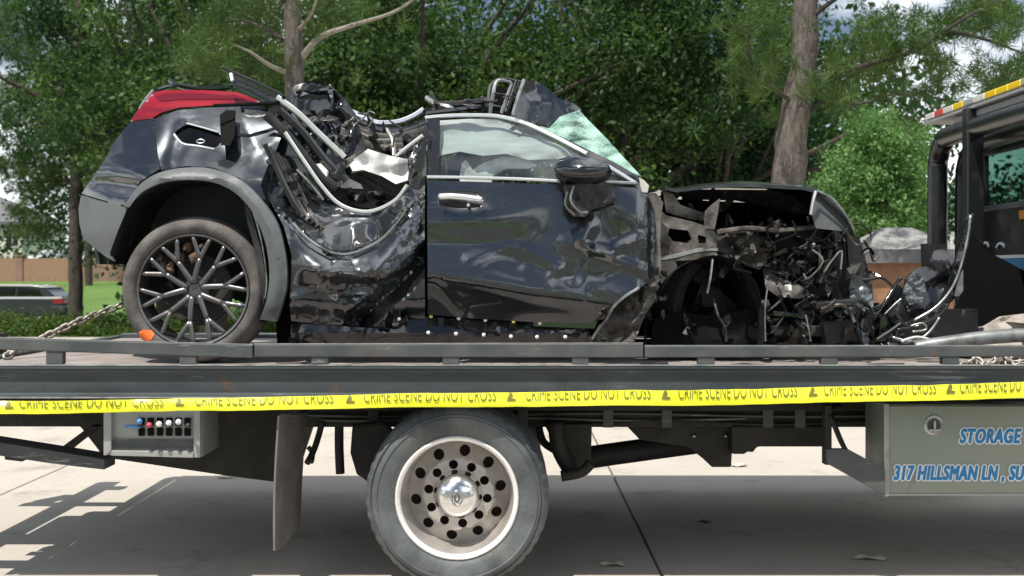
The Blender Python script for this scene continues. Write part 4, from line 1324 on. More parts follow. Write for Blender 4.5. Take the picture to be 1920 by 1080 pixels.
# ---- rear corner
def bumper_d(px, py):
    y = body(px, py)
    y -= 0.03*fold(px, py, [(160, 322), (200, 312), (280, 322)], 26)
    y += 0.035*gauss(px, py, 215, 345, 40, 9, 0.15)
    y += 0.004*noise.noise(Vector((px/60, py/60, 2)))
    return y
panel('rear_bumper', [(243, 230), (264, 222), (284, 224), (291, 262), (298, 317), (262, 341), (240, 386), (196, 376), (153, 363), (170, 338), (196, 300), (217, 262)], bumper_d, 'car_paint', car, 8, 0.02)
def clad_d(px, py):
    return body(px, py) - 0.012 + 0.03*sst(430, 480, py)
panel('bumper_cladding', [(152, 366), (196, 379), (239, 390), (222, 430), (206, 474), (214, 490), (196, 480), (156, 448), (149, 420), (147, 392)], clad_d, 'grey_plastic', car, 9, 0.03)
fac_q = facets(400, 535, 200, 380, 14, 0.016, 8)
def quarter_d(px, py):
    y = body(px, py)
    y += 0.03*gauss(px, py, 320, 285, 14, 40, 0.5)
    y -= 0.02*fold(px, py, [(338, 240), (318, 300)], 16)
    y += 0.045*gauss(px, py, 445, 300, 40, 30, 0.3)
    y += 0.05*sst(430, 530, px)*sst(220, 300, py)
    y += fac_q(px, py)*sst(410, 470, px)
    y -= 0.014*fold(px, py, [(400, 325), (470, 300), (520, 262)], 22)
    return y
WIN = [(p.x, p.y) for p in catmull([(326, 252, 0), (350, 234, 0), (382, 240, 0), (410, 250, 0), (416, 263, 0), (402, 277, 0), (372, 273, 0), (342, 267, 0)], 4, True)]
ARCHO = [(232, 387), (262, 346), (300, 323), (350, 314), (400, 317), (450, 337), (490, 375), (520, 420), (535, 475), (538, 530), (529, 570), (518, 603)]
ARCHI = [(487, 599), (500, 560), (505, 510), (496, 450), (472, 396), (440, 361), (400, 342), (350, 337), (302, 343), (264, 362), (243, 389)]
panel('quarter_panel', [(288, 224), (332, 207), (400, 201), (480, 199), (515, 206), (531, 246), (520, 276), (500, 315), (488, 346), (497, 374), (489, 372), (450, 334), (400, 314), (350, 311), (302, 319), (296, 290)],
      quarter_d, 'car_paint', car, 6, 0.012, holes=[WIN], auto=18)
def arch_d(px, py):
    return body(px, py) - 0.035 - 0.02*fold(px, py, [(248, 376), (300, 333), (350, 326), (400, 330), (445, 349), (481, 386), (508, 435), (520, 478), (521, 530), (512, 575)], 14)
ARCHO = [(p.x, p.y) for p in catmull([(a, b, 0) for a, b in ARCHO], 4)]
ARCHI = [(p.x, p.y) for p in catmull([(a, b, 0) for a, b in ARCHI], 4)]
panel('arch_trim', ARCHO + ARCHI, arch_d, 'grey_plastic', car, 8, 0.045)
# quarter window with its bright surround
panel('quarter_window', WIN, lambda x, y: quarter_d(x, y)+.02, 'dark_glass', car, 14, 0.004)
trim('window_trim', [(x, y, quarter_d(x, y)-.004) for x, y in ((326, 252), (342, 269), (372, 274), (402, 280))], 0.007, 'chrome', car)
trim('window_trim', [(x, y, quarter_d(x, y)-.004) for x, y in ((350, 231), (380, 239), (410, 248))], 0.005, 'chrome', car)
c = P(378, 266, 6.5)
MB().tube([c + Vector((.022*math.cos(a), -.02, .010*math.sin(a))) for a in np.linspace(0, 6.283, 17)], 0.005, 6, False).build('inner_bezel', 'satin_metal', car, True)
# tail light, three stacked lenses
def tail_d(px, py):
    return body(px, min(py, 225)) + 0.02*((px-300)/180)**2 - 0.012*fold(px, py, [(250, 222), (295, 184), (470, 182)], 24)
panel('tail_light', [(244, 227), (262, 202), (288, 173), (310, 169), (380, 169), (440, 172), (487, 186), (478, 194), (400, 197), (335, 202), (302, 211), (284, 222)], tail_d, 'tail_lens', car, 7, 0.05)
panel('lens_band', [(290, 180), (310, 175), (380, 175), (440, 178), (462, 185), (400, 186), (330, 187), (300, 190)], lambda x, y: tail_d(x, y)-.004, 'lens_dark', car, 7, .003)
trim('tailgate_edge', [(296, 169, 6.75), (330, 160, 6.95), (380, 166, 7.0), (432, 163, 7.0)], 0.012, 'gloss_black', car)
trim('tailgate_edge', [(318, 150, 7.4), (345, 166, 7.3), (400, 170, 7.2), (440, 158, 7.1)], 0.012, 'gloss_black', car)
trim('tailgate_edge', [(262, 203, 6.7), (275, 184, 6.85), (286, 170, 7.0)], 0.008, 'satin_metal', car)
# spoiler blade: folded sheet standing up
panel('spoiler', [(418, 128), (440, 137), (490, 160), (532, 181), (522, 189), (505, 196), (483, 188), (440, 171), (433, 150)], lambda x, y: 6.60 + 0.0004*(y-128) + 0.008*fold(x, y, [(420, 130), (530, 184)], 20), 'car_paint', car, 7, 0.03)
trim('spoiler_edge', [(418, 127, 6.60), (440, 136, 6.6), (490, 158, 6.57), (533, 180, 6.55)], 0.007, 'black_plastic', car)
trim('spoiler_edge', [(433, 138, 6.59), (436, 152, 6.57)], 0.010, 'chrome', car)
trim('spoiler_foot', [(534, 180, 6.5), (520, 192, 6.5), (480, 195, 6.48), (400, 198, 6.45)], 0.010, 'matte_black', car)
# open fuel flap
panel('fuel_flap', [(412, 216), (424, 206), (441, 207), (440, 254), (431, 273), (414, 272)], lambda x, y: body(x, y) - 0.10 + (441-x)/29*0.035, 'matte_black', car, 8, 0.012)
# rear end seen from other places: tailgate lower skin and rear face
rear = MB()
prof = [(tx(262, 6.8), 2.40), (tx(230, 6.8), 2.20), (tx(190, 6.8), 1.98), (tx(172, 6.8), 1.85), (tx(180, 6.8), 1.66)]
vv = []; ff = []
for i, (x, z) in enumerate(prof):
    for k in range(7):
        yy = 6.62 + k*0.19
        vv.append((x + 0.10 - 0.16*math.sin((k+.5)/7*math.pi), yy, z))
for i in range(len(prof)-1):
    for k in range(6):
        ff.append((i*7+k, i*7+k+1, (i+1)*7+k+1, (i+1)*7+k))
MB().add(*solid([Vector(q) for q in vv], ff, Vector((.02, 0, 0)))).build('tailgate', 'car_paint', car, True, auto=40)

# ---- rear wheel
HUB = P(362, 543, 6.34)
wr = 0.303
def rear_wheel():
    hy = 6.345
    hubv = Vector((HUB.x, hy, DZ + 0.397))
    rim = MB().lathe([(wr-.004, 0.02), (wr+.002, -0.006), (wr-.002, -.014), (wr-.012, -.010), (wr-.018, 0.02), (wr-.03, 0.10), (wr-.02, 0.2), (wr, 0.2)], hubv, 72, True).build('wheel', 'dark_alloy', car, True, auto=40)
    tyre = [(wr-.006, .01), (wr+.010, -.016), (wr+.038, -.028), (wr+.062, -.020), (wr+.076, -.002), (wr+.086, .02), (0.397, .05), (0.397, .10), (.391, .104), (.391, .112), (.397, .116), (0.397, .18), (wr+.09, .225), (wr+.05, .245), (wr, .22)]
    MB().lathe(tyre, hubv, 80, True).build('tyre', 'muddy_rubber', rim, True, auto=45)
    MB().lathe([(0.0005, .03), (.03, .024), (.045, .03), (.062, .034), (.075, .05)], hubv, 30).build('hub', 'dark_alloy', rim, True)
    for k in range(5):
        a = k*2*math.pi/5 + 0.3
        q = hubv + Vector((.052*math.cos(a), .026, .052*math.sin(a)))
        MB().lathe([(0.0005, -.004), (.009, -.002), (.011, .008), (.011, .02)], q, 8).build('wheel_nut', 'matte_black', rim, True)
    # ten straight forked spokes, stems leaning in pairs, forks reach the rim
    for k in range(10):
        a = k*2*math.pi/10 + 0.16
        pair = 1 if k % 2 == 0 else -1
        def pp(r_, da, y): return hubv + Vector((r_*math.cos(a+da), y, r_*math.sin(a+da)))
        mb = MB()
        j = pp(0.172, -pair*0.04, .010)
        rr = 0.0148
        mb.tube([pp(.040, pair*.20, .024), pp(.10, pair*.02, .014), j], lambda t: rr*(1.25-.25*t), 8, True, 3, flat=0.75)
        for da in (.165, -.165):
            e = pp(wr-.012, da, .002)
            mb.tube([j, j.lerp(e, .5), e], lambda t: rr*(1.0-.15*t), 8, True, 2, flat=.75)
        mb.build('spoke', 'dark_alloy', rim, True)
    MB().lathe([(0.06, .09), (0.19, .088), (0.195, .10), (0.06, .11)], hubv, 40, True).build('brake_disc', 'chassis_black', rim, True, auto=40)
    MB().box((hubv.x-.21, hy+.06, hubv.z-.02), (hubv.x-.11, hy+.13, hubv.z+.14)).build('brake_caliper', 'matte_black', rim, bevel=0.02)
    # mud packed into the upper spokes
    rnd = random.Random(4)
    for k in range(14):
        a = rnd.uniform(1.35, 2.65); r_ = rnd.uniform(.16, .28)
        q = hubv + Vector((r_*math.cos(a), rnd.uniform(.02, .05), r_*math.sin(a)))
        sc_ = rnd.uniform(.4, .8)
        mb = MB().lathe([(0.001, -.03*sc_), (.025*sc_, -.022*sc_), (.04*sc_, 0), (.03*sc_, .03*sc_), (.001, .035*sc_)], q, 10)
        mb.v = [tuple(Vector(p) + Vector((noise.noise(Vector(p)*40), noise.noise(Vector(p)*40+Vector((5,5,5))), noise.noise(Vector(p)*40+Vector((9,1,5)))))*.02) for p in mb.v]
        mb.build('mud', 'dirt', rim, True)
    # orange paint mark sprayed on the lower sidewall
    v2, f2 = fill2d([(-.045, -.02), (-.02, -.035), (.03, -.03), (.045, 0), (.03, .022), (-.01, .028), (-.04, .012)], (), .012, 2)
    q = P(276, 627, hy)
    ax, az = q.x-hubv.x, q.z-hubv.z
    v3 = []
    for x, z in v2:
        rr_ = math.hypot(ax+x, az+z)
        yy = interp([(wr-.006, .01), (wr+.010, -.016), (wr+.038, -.028), (wr+.062, -.020), (wr+.076, -.002), (wr+.086, .02), (.40, .06)], rr_)
        v3.append(Vector((q.x+x, hy+yy-.003, q.z+z)))
    MB().add(v3, f2).build('paint_mark', 'orange_paint', rim, True)
rear_wheel()
# wheel housing
def housing(name, arc, y0, y1, mat='matte_black'):
    a = [P(x, y, y0) for x, y in arc]
    v = [q for q in a] + [Vector((q.x, y1, q.z)) for q in a]
    n = len(a)
    f = [(i, i+1, n+i+1, n+i) for i in range(n-1)]
    f.append(tuple(range(n, 2*n)))
    MB().add(v, f).build(name, mat, car, True, auto=40, fix=False)
housing('wheel_housing', [(206, 480), (243, 388), (264, 360), (302, 341), (350, 335), (400, 340), (440, 359), (472, 394), (496, 448), (505, 510), (500, 560), (487, 605)], 6.30, 6.80, 'black_plastic')
panel('arch_liner_strip', [(458, 380), (470, 396), (490, 470), (500, 530), (494, 575), (488, 540), (478, 470), (462, 410)], lambda x, y: 6.29, 'black_plastic', car, 9, .02)
trim('liner_edge', [(474, 395, 6.28), (490, 450, 6.27), (500, 520, 6.28), (497, 560, 6.28)], .006, 'satin_metal', car)

# ---- near-black backing sheet stands in for shade in the panel gaps
panel('gap_backing', [(500, 300), (540, 260), (620, 400), (690, 430), (760, 390), (790, 350), (1200, 360), (1215, 560), (1100, 655), (520, 655), (510, 470)], lambda x, y: 6.62, 'matte_black', car, 40, .03)
floor_pan = MB().box((tx(500, 6.5), 6.85, DZ+.12), (tx(1560, 6.5), 8.0, DZ+.22)).build('floor_pan', 'matte_black', car)
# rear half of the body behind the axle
MB().box((tx(240, 6.8), 6.85, DZ+.35), (tx(520, 6.8), 7.9, DZ+.85)).build('boot_floor', 'matte_black', car)

# ---- crushed rear door
fac_rd = facets(540, 800, 400, 610, 34, 0.022, 5)
fac_rb = facets(500, 800, 250, 480, 40, 0.030, 6)
def rdoor_d(px, py):
    y = body(px, max(py, 350))
    a = interp(ARC3, px)
    if py < a:                                   # pressed-in bowl above the crease
        y += 0.30*min((a-py)/95, 1.0)**0.8 + 0.02
        y += fac_rb(px, py)
    else:
        d_ = py - a
        y += 0.05*math.exp(-d_/9) - 0.03*math.exp(-((d_-42)/26)**2)
        y += fac_rd(px, py)*sst(0, 24, d_)
    y -= 0.030*fold(px, py, [(700, 505), (790, 455)], 34)
    y += 0.0011*(505-py)*gauss(px, py, 745, 478, 42, 26, -.4)
    y += 0.11*fold(px, py, [(802, 476), (752, 530), (668, 605)], 26)
    y -= 0.03*fold(px, py, [(802, 445), (760, 500), (690, 520), (610, 510)], 16)
    y += 0.05*gauss(px, py, 655, 540, 38, 16, -0.2)
    y -= 0.04*gauss(px, py, 600, 505, 34, 16, -0.1)
    y += 0.03*crumple(px, py, 18, 3.1)*gauss(px, py, 650, 540, 40, 18)
    y += 0.08*sst(560, 600, py)
    y += 0.05*fold(px, py, [(772, 345), (790, 400), (800, 470)], 22)
    return y
panel('rear_door', [(503, 276), (530, 250), (541, 254), (562, 300), (606, 366), (640, 392), (690, 400), (742, 378), (768, 345), (778, 300), (794, 255), (797, 330), (796, 480), (797, 606), (700, 612), (600, 608), (546, 602), (542, 560), (547, 480), (532, 424), (503, 372)],
      rdoor_d, 'car_paint', car, 5.0, 0.008, seed=4, auto=14)
def scuff_d(px, py): return rdoor_d(px, py) - 0.004
panel('scuffed_skin', [(592, 400), (640, 398), (690, 405), (738, 388), (762, 372), (752, 402), (712, 446), (660, 470), (622, 469), (586, 448), (566, 425)], scuff_d, 'scuffed_paint', car, 6.5, .002, seed=4, auto=30)
panel('scuffed_skin', [(552, 556), (600, 548), (640, 560), (690, 566), (664, 602), (600, 604), (550, 598)], scuff_d, 'scuffed_paint', car, 6.5, .002, seed=4, auto=30)
panel('scuffed_skin', [(612, 505), (660, 498), (678, 512), (670, 528), (700, 540), (700, 552), (640, 552), (610, 536)], scuff_d, 'scuffed_paint', car, 6.5, .002, seed=4, auto=30)
# bright crease edges and window chrome
trim('door_crease', [(x, y, rdoor_d(x, y+3)-.035) for x, y in ((548, 418), (580, 450), (620, 473), (660, 475), (710, 452), (745, 417), (762, 392))], 0.0075, 'satin_metal', car)
trim('window_chrome', [(534, 248, 6.42), (566, 296, 6.44), (604, 350, 6.46), (640, 385, 6.48), (690, 397, 6.48), (738, 378, 6.46), (764, 347, 6.44)], 0.011, 'chrome', car)
trim('window_chrome', [(556, 318, 6.40), (582, 345, 6.41), (606, 375, 6.42)], 0.007, 'satin_metal', car)
trim('roof_chrome', [(519, 182, 6.50), (560, 213, 6.52), (600, 252, 6.55), (646, 295, 6.58)], 0.017, 'chrome', car)
trim('door_seal', [(498, 215, 6.48), (540, 255, 6.5), (590, 318, 6.52), (630, 352, 6.53)], 0.026, 'black_plastic', car, 5, 6, .3)
trim('door_seal', [(524, 205, 6.52), (566, 245, 6.55), (610, 300, 6.57), (650, 338, 6.58)], 0.024, 'gloss_black', car, 5, 6, .3)
trim('door_seal', [(545, 215, 6.56), (590, 265, 6.6), (630, 315, 6.62)], 0.010, 'satin_metal', car)
for k in range(6):
    trim('pillar_flange', [(496 + 7*k, 270 + 6*k, 6.33 + .03*k), (520 + 8*k, 320 + 7*k, 6.35 + .03*k), (545 + 8*k, 372 + 7*k, 6.36 + .02*k), (560 + 9*k, 400 + 6*k, 6.37)], 0.016, ('gloss_black', 'black_plastic', 'dark_metal')[k % 3], car, 5, 5, .35)
def pil_d(px, py): return 6.56 + 0.06*crumple(px + py*0.8, py*0.3, 22, 2.2)
panel('crushed_pillar', [(500, 208), (521, 186), (562, 217), (646, 297), (648, 335), (622, 366), (604, 356), (566, 300), (536, 250), (506, 235)], pil_d, 'gloss_black', car, 8, .02)
# crumpled roof pushed down
fac_r = facets(530, 700, 150, 310, 26, 0.05, 3)
def roof_d(px, py): return 7.0 - 0.0012*(py-155) + fac_r(px, py)
panel('roof_skin', [(535, 182), (552, 160), (580, 153), (612, 157), (640, 178), (666, 212), (682, 262), (690, 310), (648, 300), (600, 252), (562, 215)], roof_d, 'gloss_black', car, 7, .015)
panel('roof_skin', [(552, 160), (580, 152), (614, 156), (634, 172), (600, 178), (566, 174)], lambda x, y: 6.95 + .0004*(175-y) + .02*math.sin(y/3.5), 'car_paint', car, 5, .015)
trim('roof_rail', [(657, 209, 7.35), (680, 219, 7.3), (706, 230, 7.25), (745, 229, 7.25), (775, 218, 7.25), (795, 205, 7.25)], 0.018, 'chrome', car)
for k in range(4):
    trim('roof_bow', [(660 + 6*k, 226 + 13*k, 7.2 - .06*k), (710, 244 + 11*k, 7.15 - .06*k), (760, 242 + 10*k, 7.1 - .05*k), (800, 226 + 14*k, 7.05 - .05*k)], 0.020, ('gloss_black', 'dark_metal', 'black_plastic', 'dark_metal')[k], car, 5, 5, .3)
trim('roof_bow', [(724, 242, 6.8), (736, 262, 6.75), (739, 292, 6.7)], 0.012, 'satin_metal', car)
panel('roof_lining', [(655, 225), (705, 238), (760, 236), (800, 224), (800, 300), (740, 300), (690, 290), (664, 262)], lambda x, y: 7.45 + 0.05*crumple(x, y, 30, 2), 'black_plastic', car, 14, .02)
trim('window_chrome', [(742, 294, 6.45), (765, 275, 6.43), (793, 254, 6.40)], 0.010, 'chrome', car)
trim('torn_rail', [(800, 183, 7.0), (815, 195, 6.95), (838, 200, 6.9), (850, 206, 6.9)], 0.016, 'satin_metal', car)
trim('torn_rail', [(800, 212, 6.75), (860, 205, 6.8), (915, 200, 6.85), (950, 206, 6.9)], 0.014, 'gloss_black', car)
trim('torn_rail', [(820, 196, 7.1), (870, 194, 7.1), (925, 186, 7.1)], 0.02, 'black_plastic', car)
# seat backs, head restraint, airbags seen through the opening
def crum_box(name, pts, y0, y1, mat, amp=.02):
    o = panel(name, pts, lambda x, y: y0 + amp*noise.noise(Vector((x/30, y/30, y0))), mat, car, 12, y1-y0)
    return o
panel('side_airbag', [(664, 298), (690, 279), (704, 284), (735, 293), (770, 299), (764, 338), (742, 345), (716, 330), (680, 318), (655, 322), (648, 312)], lambda x, y: 6.60 + .05*noise.noise(Vector((x/28, y/28, 1))), 'airbag_fabric', car, 7, .10)
panel('side_airbag', [(583, 310), (600, 306), (614, 320), (612, 340), (596, 326)], lambda x, y: 6.52, 'airbag_fabric', car, 7, .05)
panel('side_airbag', [(620, 338), (650, 332), (676, 345), (680, 354), (640, 352)], lambda x, y: 6.66, 'airbag_fabric', car, 7, .05)
crum_box('seat_back', [(622, 328), (664, 300), (700, 318), (756, 348), (752, 372), (700, 392), (645, 384), (624, 356)], 6.72, 6.95, 'seat_leather')
trim('seat_frame', [(620, 332, 6.62), (645, 308, 6.62), (668, 296, 6.62)], 0.02, 'bare_metal', car)
for k in range(4):
    trim('seat_rib', [(640 + 16*k, 312 + 8*k, 6.705), (690 + 14*k, 345 + 6*k, 6.70), (730 + 6*k, 372 - 2*k, 6.70)], 0.006, 'black_plastic', car)
# far flank
panel('far_door', [(560, 330), (1200, 375), (1230, 600), (1100, 632), (560, 632), (500, 560)], lambda x, y: 8.08, 'car_paint', car, 40, .04)
panel('far_quarter', [(250, 330), (330, 260), (520, 280), (540, 420), (520, 600), (470, 600), (450, 460), (370, 400), (300, 430), (270, 500), (230, 490)], lambda x, y: 8.1, 'car_paint', car, 40, .04)

# ---- front door
fac_fd = facets(1040, 1230, 380, 610, 18, 0.008, 12)
def fdoor_d(px, py):
    b0 = body(px, py)
    return b0 + 0.72*(fdoor_raw(px, py) - b0)
def fdoor_raw(px, py):
    y = body(px, py)
    # swage: surface leans out to a ridge, then falls back
    rl = interp([(800, 512), (900, 528), (1000, 548), (1100, 560), (1200, 575)], px)
    d_ = py - rl
    y -= 0.030*math.exp(-(d_/30)**2) if d_ < 0 else 0.030*math.exp(-(d_/14)**2)
    y += 0.035*sst(0, 70, d_)
    y += 0.026*gauss(px, py, 905, 455, 95, 22, 0.03)          # long shallow dent
    y += 0.02*gauss(px, py, 1020, 420, 60, 30, -0.2)
    y -= 0.013*fold(px, py, [(880, 487), (925, 470), (965, 464), (1005, 480), (1046, 505)], 18)
    y += 0.022*gauss(px, py, 985, 492, 45, 14, 0.35)
    y -= 0.012*fold(px, py, [(1046, 505), (1026, 526), (985, 505)], 15)
    y += 0.035*gauss(px, py, 1150, 445, 40, 32, 0.4)
    y -= 0.018*fold(px, py, [(1060, 455), (1092, 450), (1105, 425)], 22)
    y += 0.026*fold(px, py, [(1088, 470), (1076, 520)], 20)
    y -= 0.022*fold(px, py, [(1100, 466), (1150, 470), (1200, 448)], 15)
    y -= 0.02*fold(px, py, [(1110, 468), (1200, 505)], 14)
    y += 0.028*gauss(px, py, 1140, 520, 38, 25, -0.3)
    y -= 0.014*fold(px, py, [(1110, 540), (1190, 555)], 12)
    y += 0.05*sst(1195, 1228, px)*1.5
    y -= 0.02*fold(px, py, [(1212, 372), (1214, 520)], 10)
    y += 0.012*fold(px, py, [(815, 530), (860, 580)], 14)
    y += fac_fd(px, py)*sst(1050, 1120, px)
    y += 0.002*noise.noise(Vector((px/110, py/70, 8)))
    y += 0.03*gauss(px, py, 868, 378, 34, 10)                # handle recess
    return y
panel('front_door', [(801, 338), (900, 341), (1050, 346), (1120, 348), (1192, 352), (1215, 366), (1226, 400), (1229, 450), (1224, 520), (1200, 540), (1172, 556), (1150, 574), (1132, 598), (1100, 606), (1000, 604), (900, 598), (802, 590)],
      fdoor_d, 'car_paint', car, 5.5, 0.010, seed=9, auto=20)
hd = fdoor_d(868, 372)
MB().tube(pt((824, 369, 6.235), (845, 368, 6.215), (880, 371, 6.215), (903, 375, 6.235)), 0.0165, 8, True, 4, flat=0.75).build('door_handle', 'chrome', car, True)
panel('handle_cup', [(828, 380), (850, 376), (890, 381), (905, 383), (898, 388), (860, 389), (835, 386)], lambda x, y: fdoor_d(x, y)-.004, 'matte_black', car, 8, .004)
c = P(878, 385, 6.25)
MB().lathe([(.0005, -.01), (.008, -.008), (.010, 0), (.010, .02)], c, 10).build('door_lock', 'chrome', car, True)
# window frame, glass and chrome
def win_d(px, py): return body(px, py) + 0.004
GL = [(827, 226), (880, 222), (930, 222), (965, 229), (1000, 243), (1050, 268), (1100, 296), (1150, 325), (1158, 338), (1050, 335), (826, 329)]
panel('door_glass', GL, lambda x, y: win_d(x, y)+.012 + 0.010*noise.noise(Vector((x/130, y/34, 3))), 'car_glass', car, 9, 0.003)
panel('b_pillar_cover', [(801, 222), (825, 221), (824, 330), (802, 331)], lambda x, y: win_d(x, y), 'gloss_black', car, 10, .012)
trim('window_chrome', [(x, y, win_d(x, y)-.006) for x, y in ((797, 221), (840, 217), (900, 216), (940, 219), (985, 231), (1040, 256), (1100, 288))], 0.011, 'chrome', car)
trim('window_chrome', [(x, y, win_d(x, y)-.006) for x, y in ((801, 332), (900, 333.5), (1000, 337), (1052, 340))], 0.009, 'chrome', car)
trim('window_chrome', [(1140, 312, 6.33), (1165, 327, 6.32), (1192, 344, 6.31)], 0.011, 'chrome', car)
trim('window_chrome', [(1135, 341, 6.28), (1195, 344, 6.29)], 0.009, 'satin_metal', car)
panel('a_pillar', [(960, 224), (1000, 232), (1060, 260), (1150, 303), (1197, 330), (1200, 342), (1188, 346), (1140, 318), (1100, 293), (1040, 262), (985, 238)], lambda x, y: body(x, y)+.045, 'gloss_black', car, 9, .05)
panel('b_pillar', [(764, 300), (792, 254), (798, 222), (800, 350), (790, 380), (768, 345)], lambda x, y: 6.42 + .06*(800-x)/36 - .03*fold(x, y, [(796, 240), (770, 340)], 10), 'car_paint', car, 8, .02)
# torn roof front, mirror pod, windscreen
fac_rf = facets(950, 1095, 145, 245, 9, 0.035, 4)
def rf_d(px, py): return 6.62 + 0.0022*(px-960) + fac_rf(px, py) - 0.03*fold(px, py, [(1000, 150), (1015, 190), (1005, 230)], 22)
panel('roof_front', [(958, 217), (972, 178), (982, 150), (1000, 150), (1014, 156), (1046, 184), (1076, 194), (1090, 205), (1050, 218), (1030, 240), (1000, 232)], rf_d, 'car_paint', car, 5, .02, auto=16)
trim('roof_edge', [(962, 214, 6.55), (972, 180, 6.56), (983, 149, 6.58)], .010, 'satin_metal', car)
trim('roof_edge', [(950, 210, 6.6), (962, 176, 6.6), (970, 152, 6.62)], .012, 'gloss_black', car)
trim('roof_edge', [(940, 212, 6.65), (952, 178, 6.65), (960, 156, 6.66)], .009, 'satin_metal', car)
trim('sunroof_frame', [(918, 215, 6.75), (924, 180, 6.75), (932, 152, 6.78), (958, 155, 6.85)], .010, 'satin_metal', car)
trim('sunroof_frame', [(915, 190, 6.9), (920, 160, 6.95), (940, 148, 7.0), (980, 155, 7.0)], .010, 'black_plastic', car)
panel('torn_lining', [(918, 214), (928, 160), (952, 168), (958, 214)], lambda x, y: 7.2, 'matte_black', car, 12, .02)
fac_w = facets(1005, 1205, 190, 335, 22, 0.05, 14)
def ws_d(px, py): return 6.55 + 0.0062*(325-py) + fac_w(px, py)
panel('windscreen', [(1046, 204), (1064, 194), (1078, 197), (1100, 222), (1140, 262), (1172, 298), (1202, 330), (1180, 325), (1150, 303), (1060, 262), (1012, 238), (1026, 214)], ws_d, 'shattered_glass', car, 7, .006, auto=25)
panel('windscreen_base', [(1196, 332), (1208, 338), (1217, 348), (1214, 361), (1200, 360), (1190, 346)], lambda x, y: 6.38, 'house_trim', car, 8, .05)
# door mirror hanging off its foot
def mirror():
    v2 = [(1040, 312), (1046, 299), (1072, 291), (1108, 296), (1140, 306), (1148, 322), (1142, 336), (1112, 345), (1064, 345), (1045, 335)]
    panel('mirror_shell', v2, lambda x, y: 6.06 + 0.00003*((x-1095)**2) + 0.00012*(y-318)**2, 'gloss_black', car, 7, .13)
    panel('mirror_skin', [(1048, 300), (1072, 292), (1108, 297), (1138, 307), (1140, 314), (1100, 313), (1060, 312), (1044, 314)], lambda x, y: 6.055 + 0.00003*((x-1095)**2) + 0.00012*(y-318)**2, 'car_paint', car, 7, .01)
    panel('mirror_foot', [(1058, 347), (1108, 344), (1150, 350), (1156, 376), (1130, 388), (1110, 392), (1098, 406), (1076, 406), (1062, 392)], lambda x, y: 6.14 + .03*crumple(x, y, 20, 3), 'black_plastic', car, 8, .09)
    trim('mirror_wire', [(1076, 350, 6.12), (1070, 375, 6.11), (1086, 396, 6.12), (1102, 398, 6.13)], .007, 'satin_metal', car)
    trim('mirror_wire', [(1064, 360, 6.12), (1060, 385, 6.12), (1078, 404, 6.12)], .006, 'bare_metal', car)
mirror()
# airbags, steering wheel, seat behind the glass
crum_box('front_seat', [(836, 300), (880, 286), (905, 300), (915, 420), (830, 420)], 6.75, 7.2, 'seat_leather')
panel('front_airbag', [(862, 328), (866, 306), (874, 300), (886, 318), (905, 306), (940, 294), (980, 296), (1008, 310), (990, 316), (950, 316), (925, 330), (918, 352), (862, 352)], lambda x, y: 6.53 + .03*noise.noise(Vector((x/20, y/20, 0))), 'airbag_fabric', car, 8, .12)
def curtain_d(x, y): return win_d(x, y) + .085 + .02*math.sin(y/11.0 + x/90) + .02*noise.noise(Vector((x/40, y/14, 5)))
panel('curtain_airbag', [(820, 226), (880, 223), (930, 224), (1000, 246), (1060, 276), (1100, 302), (1040, 298), (990, 300), (950, 288), (905, 292), (862, 284), (822, 292)], curtain_d, 'curtain_fabric', car, 7, .05)
st = P(985, 330, 6.8)
MB().tube([st + Vector((.07*math.cos(a), .19*math.sin(a), .17*math.cos(a))) for a in np.linspace(0, 6.283, 33)], .016, 8, False).build('steering_wheel', 'black_plastic', car, True)
crum_box('dashboard', [(1030, 322), (1120, 320), (1190, 345), (1200, 420), (1040, 420)], 6.6, 7.8, 'black_plastic')
# sill with its row of clips
panel('sill', [(545, 606), (700, 615), (800, 594), (900, 601), (1000, 607), (1100, 609), (1112, 640), (1100, 664), (545, 664)], lambda x, y, fb=facets(540, 1120, 590, 670, 60, .016, 31): 6.345 + .0012*abs(y-625) + fb(x, y), 'gloss_black', car, 7, .03, auto=14)
panel('sill_cover', [(1000, 600), (1120, 602), (1115, 616), (1000, 612)], lambda x, y: 6.32, 'car_paint', car, 10, .02)
for x, y, m_ in [(808, 593, 'clip_yellow'), (860, 597, 'clip_white'), (910, 600, 'clip_white'), (963, 603, 'clip_yellow'), (1012, 606, 'clip_white'),
                 (803, 624, 'clip_white'), (855, 626, 'clip_white'), (907, 628, 'clip_white'), (958, 631, 'clip_white'), (1007, 632, 'clip_white'), (1060, 632, 'clip_white'), (748, 598, 'clip_white')]:
    c = P(x, y, 6.31)
    MB().lathe([(.0005, -.008), (.008, -.006), (.0105, 0), (.0105, .012), (.004, .05)], c, 8).build('sill_clip', m_, car, True)

# ---- front end
def hood():
    """bonnet: arched sheet across the car, bent up at the front; seen from slightly below"""
    prof = [(1252, 352), (1275, 350), (1330, 348), (1400, 346), (1470, 346), (1505, 350), (1530, 358), (1560, 384), (1585, 410), (1600, 434)]
    v = []; f = []
    nY = 12
    for (px, py) in prof:
        base = P(px, py, 6.42)
        for k in range(nY+1):
            s = k/nY
            yy = 6.42 + 1.5*s
            cx = base.x + 0.02*math.sin(s*9 + px/30)
            z = base.z + 0.05*math.sin(s*math.pi) + 0.03*noise.noise(Vector((px/60, s*4, 1))) - 0.02*s
            v.append(Vector((cx, yy, z)))
    n = nY+1
    for i in range(len(prof)-1):
        for k in range(nY):
            f.append((i*n+k, (i+1)*n+k, (i+1)*n+k+1, i*n+k+1))
    MB().add(*solid(v, f, Vector((0, 0, -.018)))).build('bonnet', 'car_paint', car, True, auto=35)
hood()
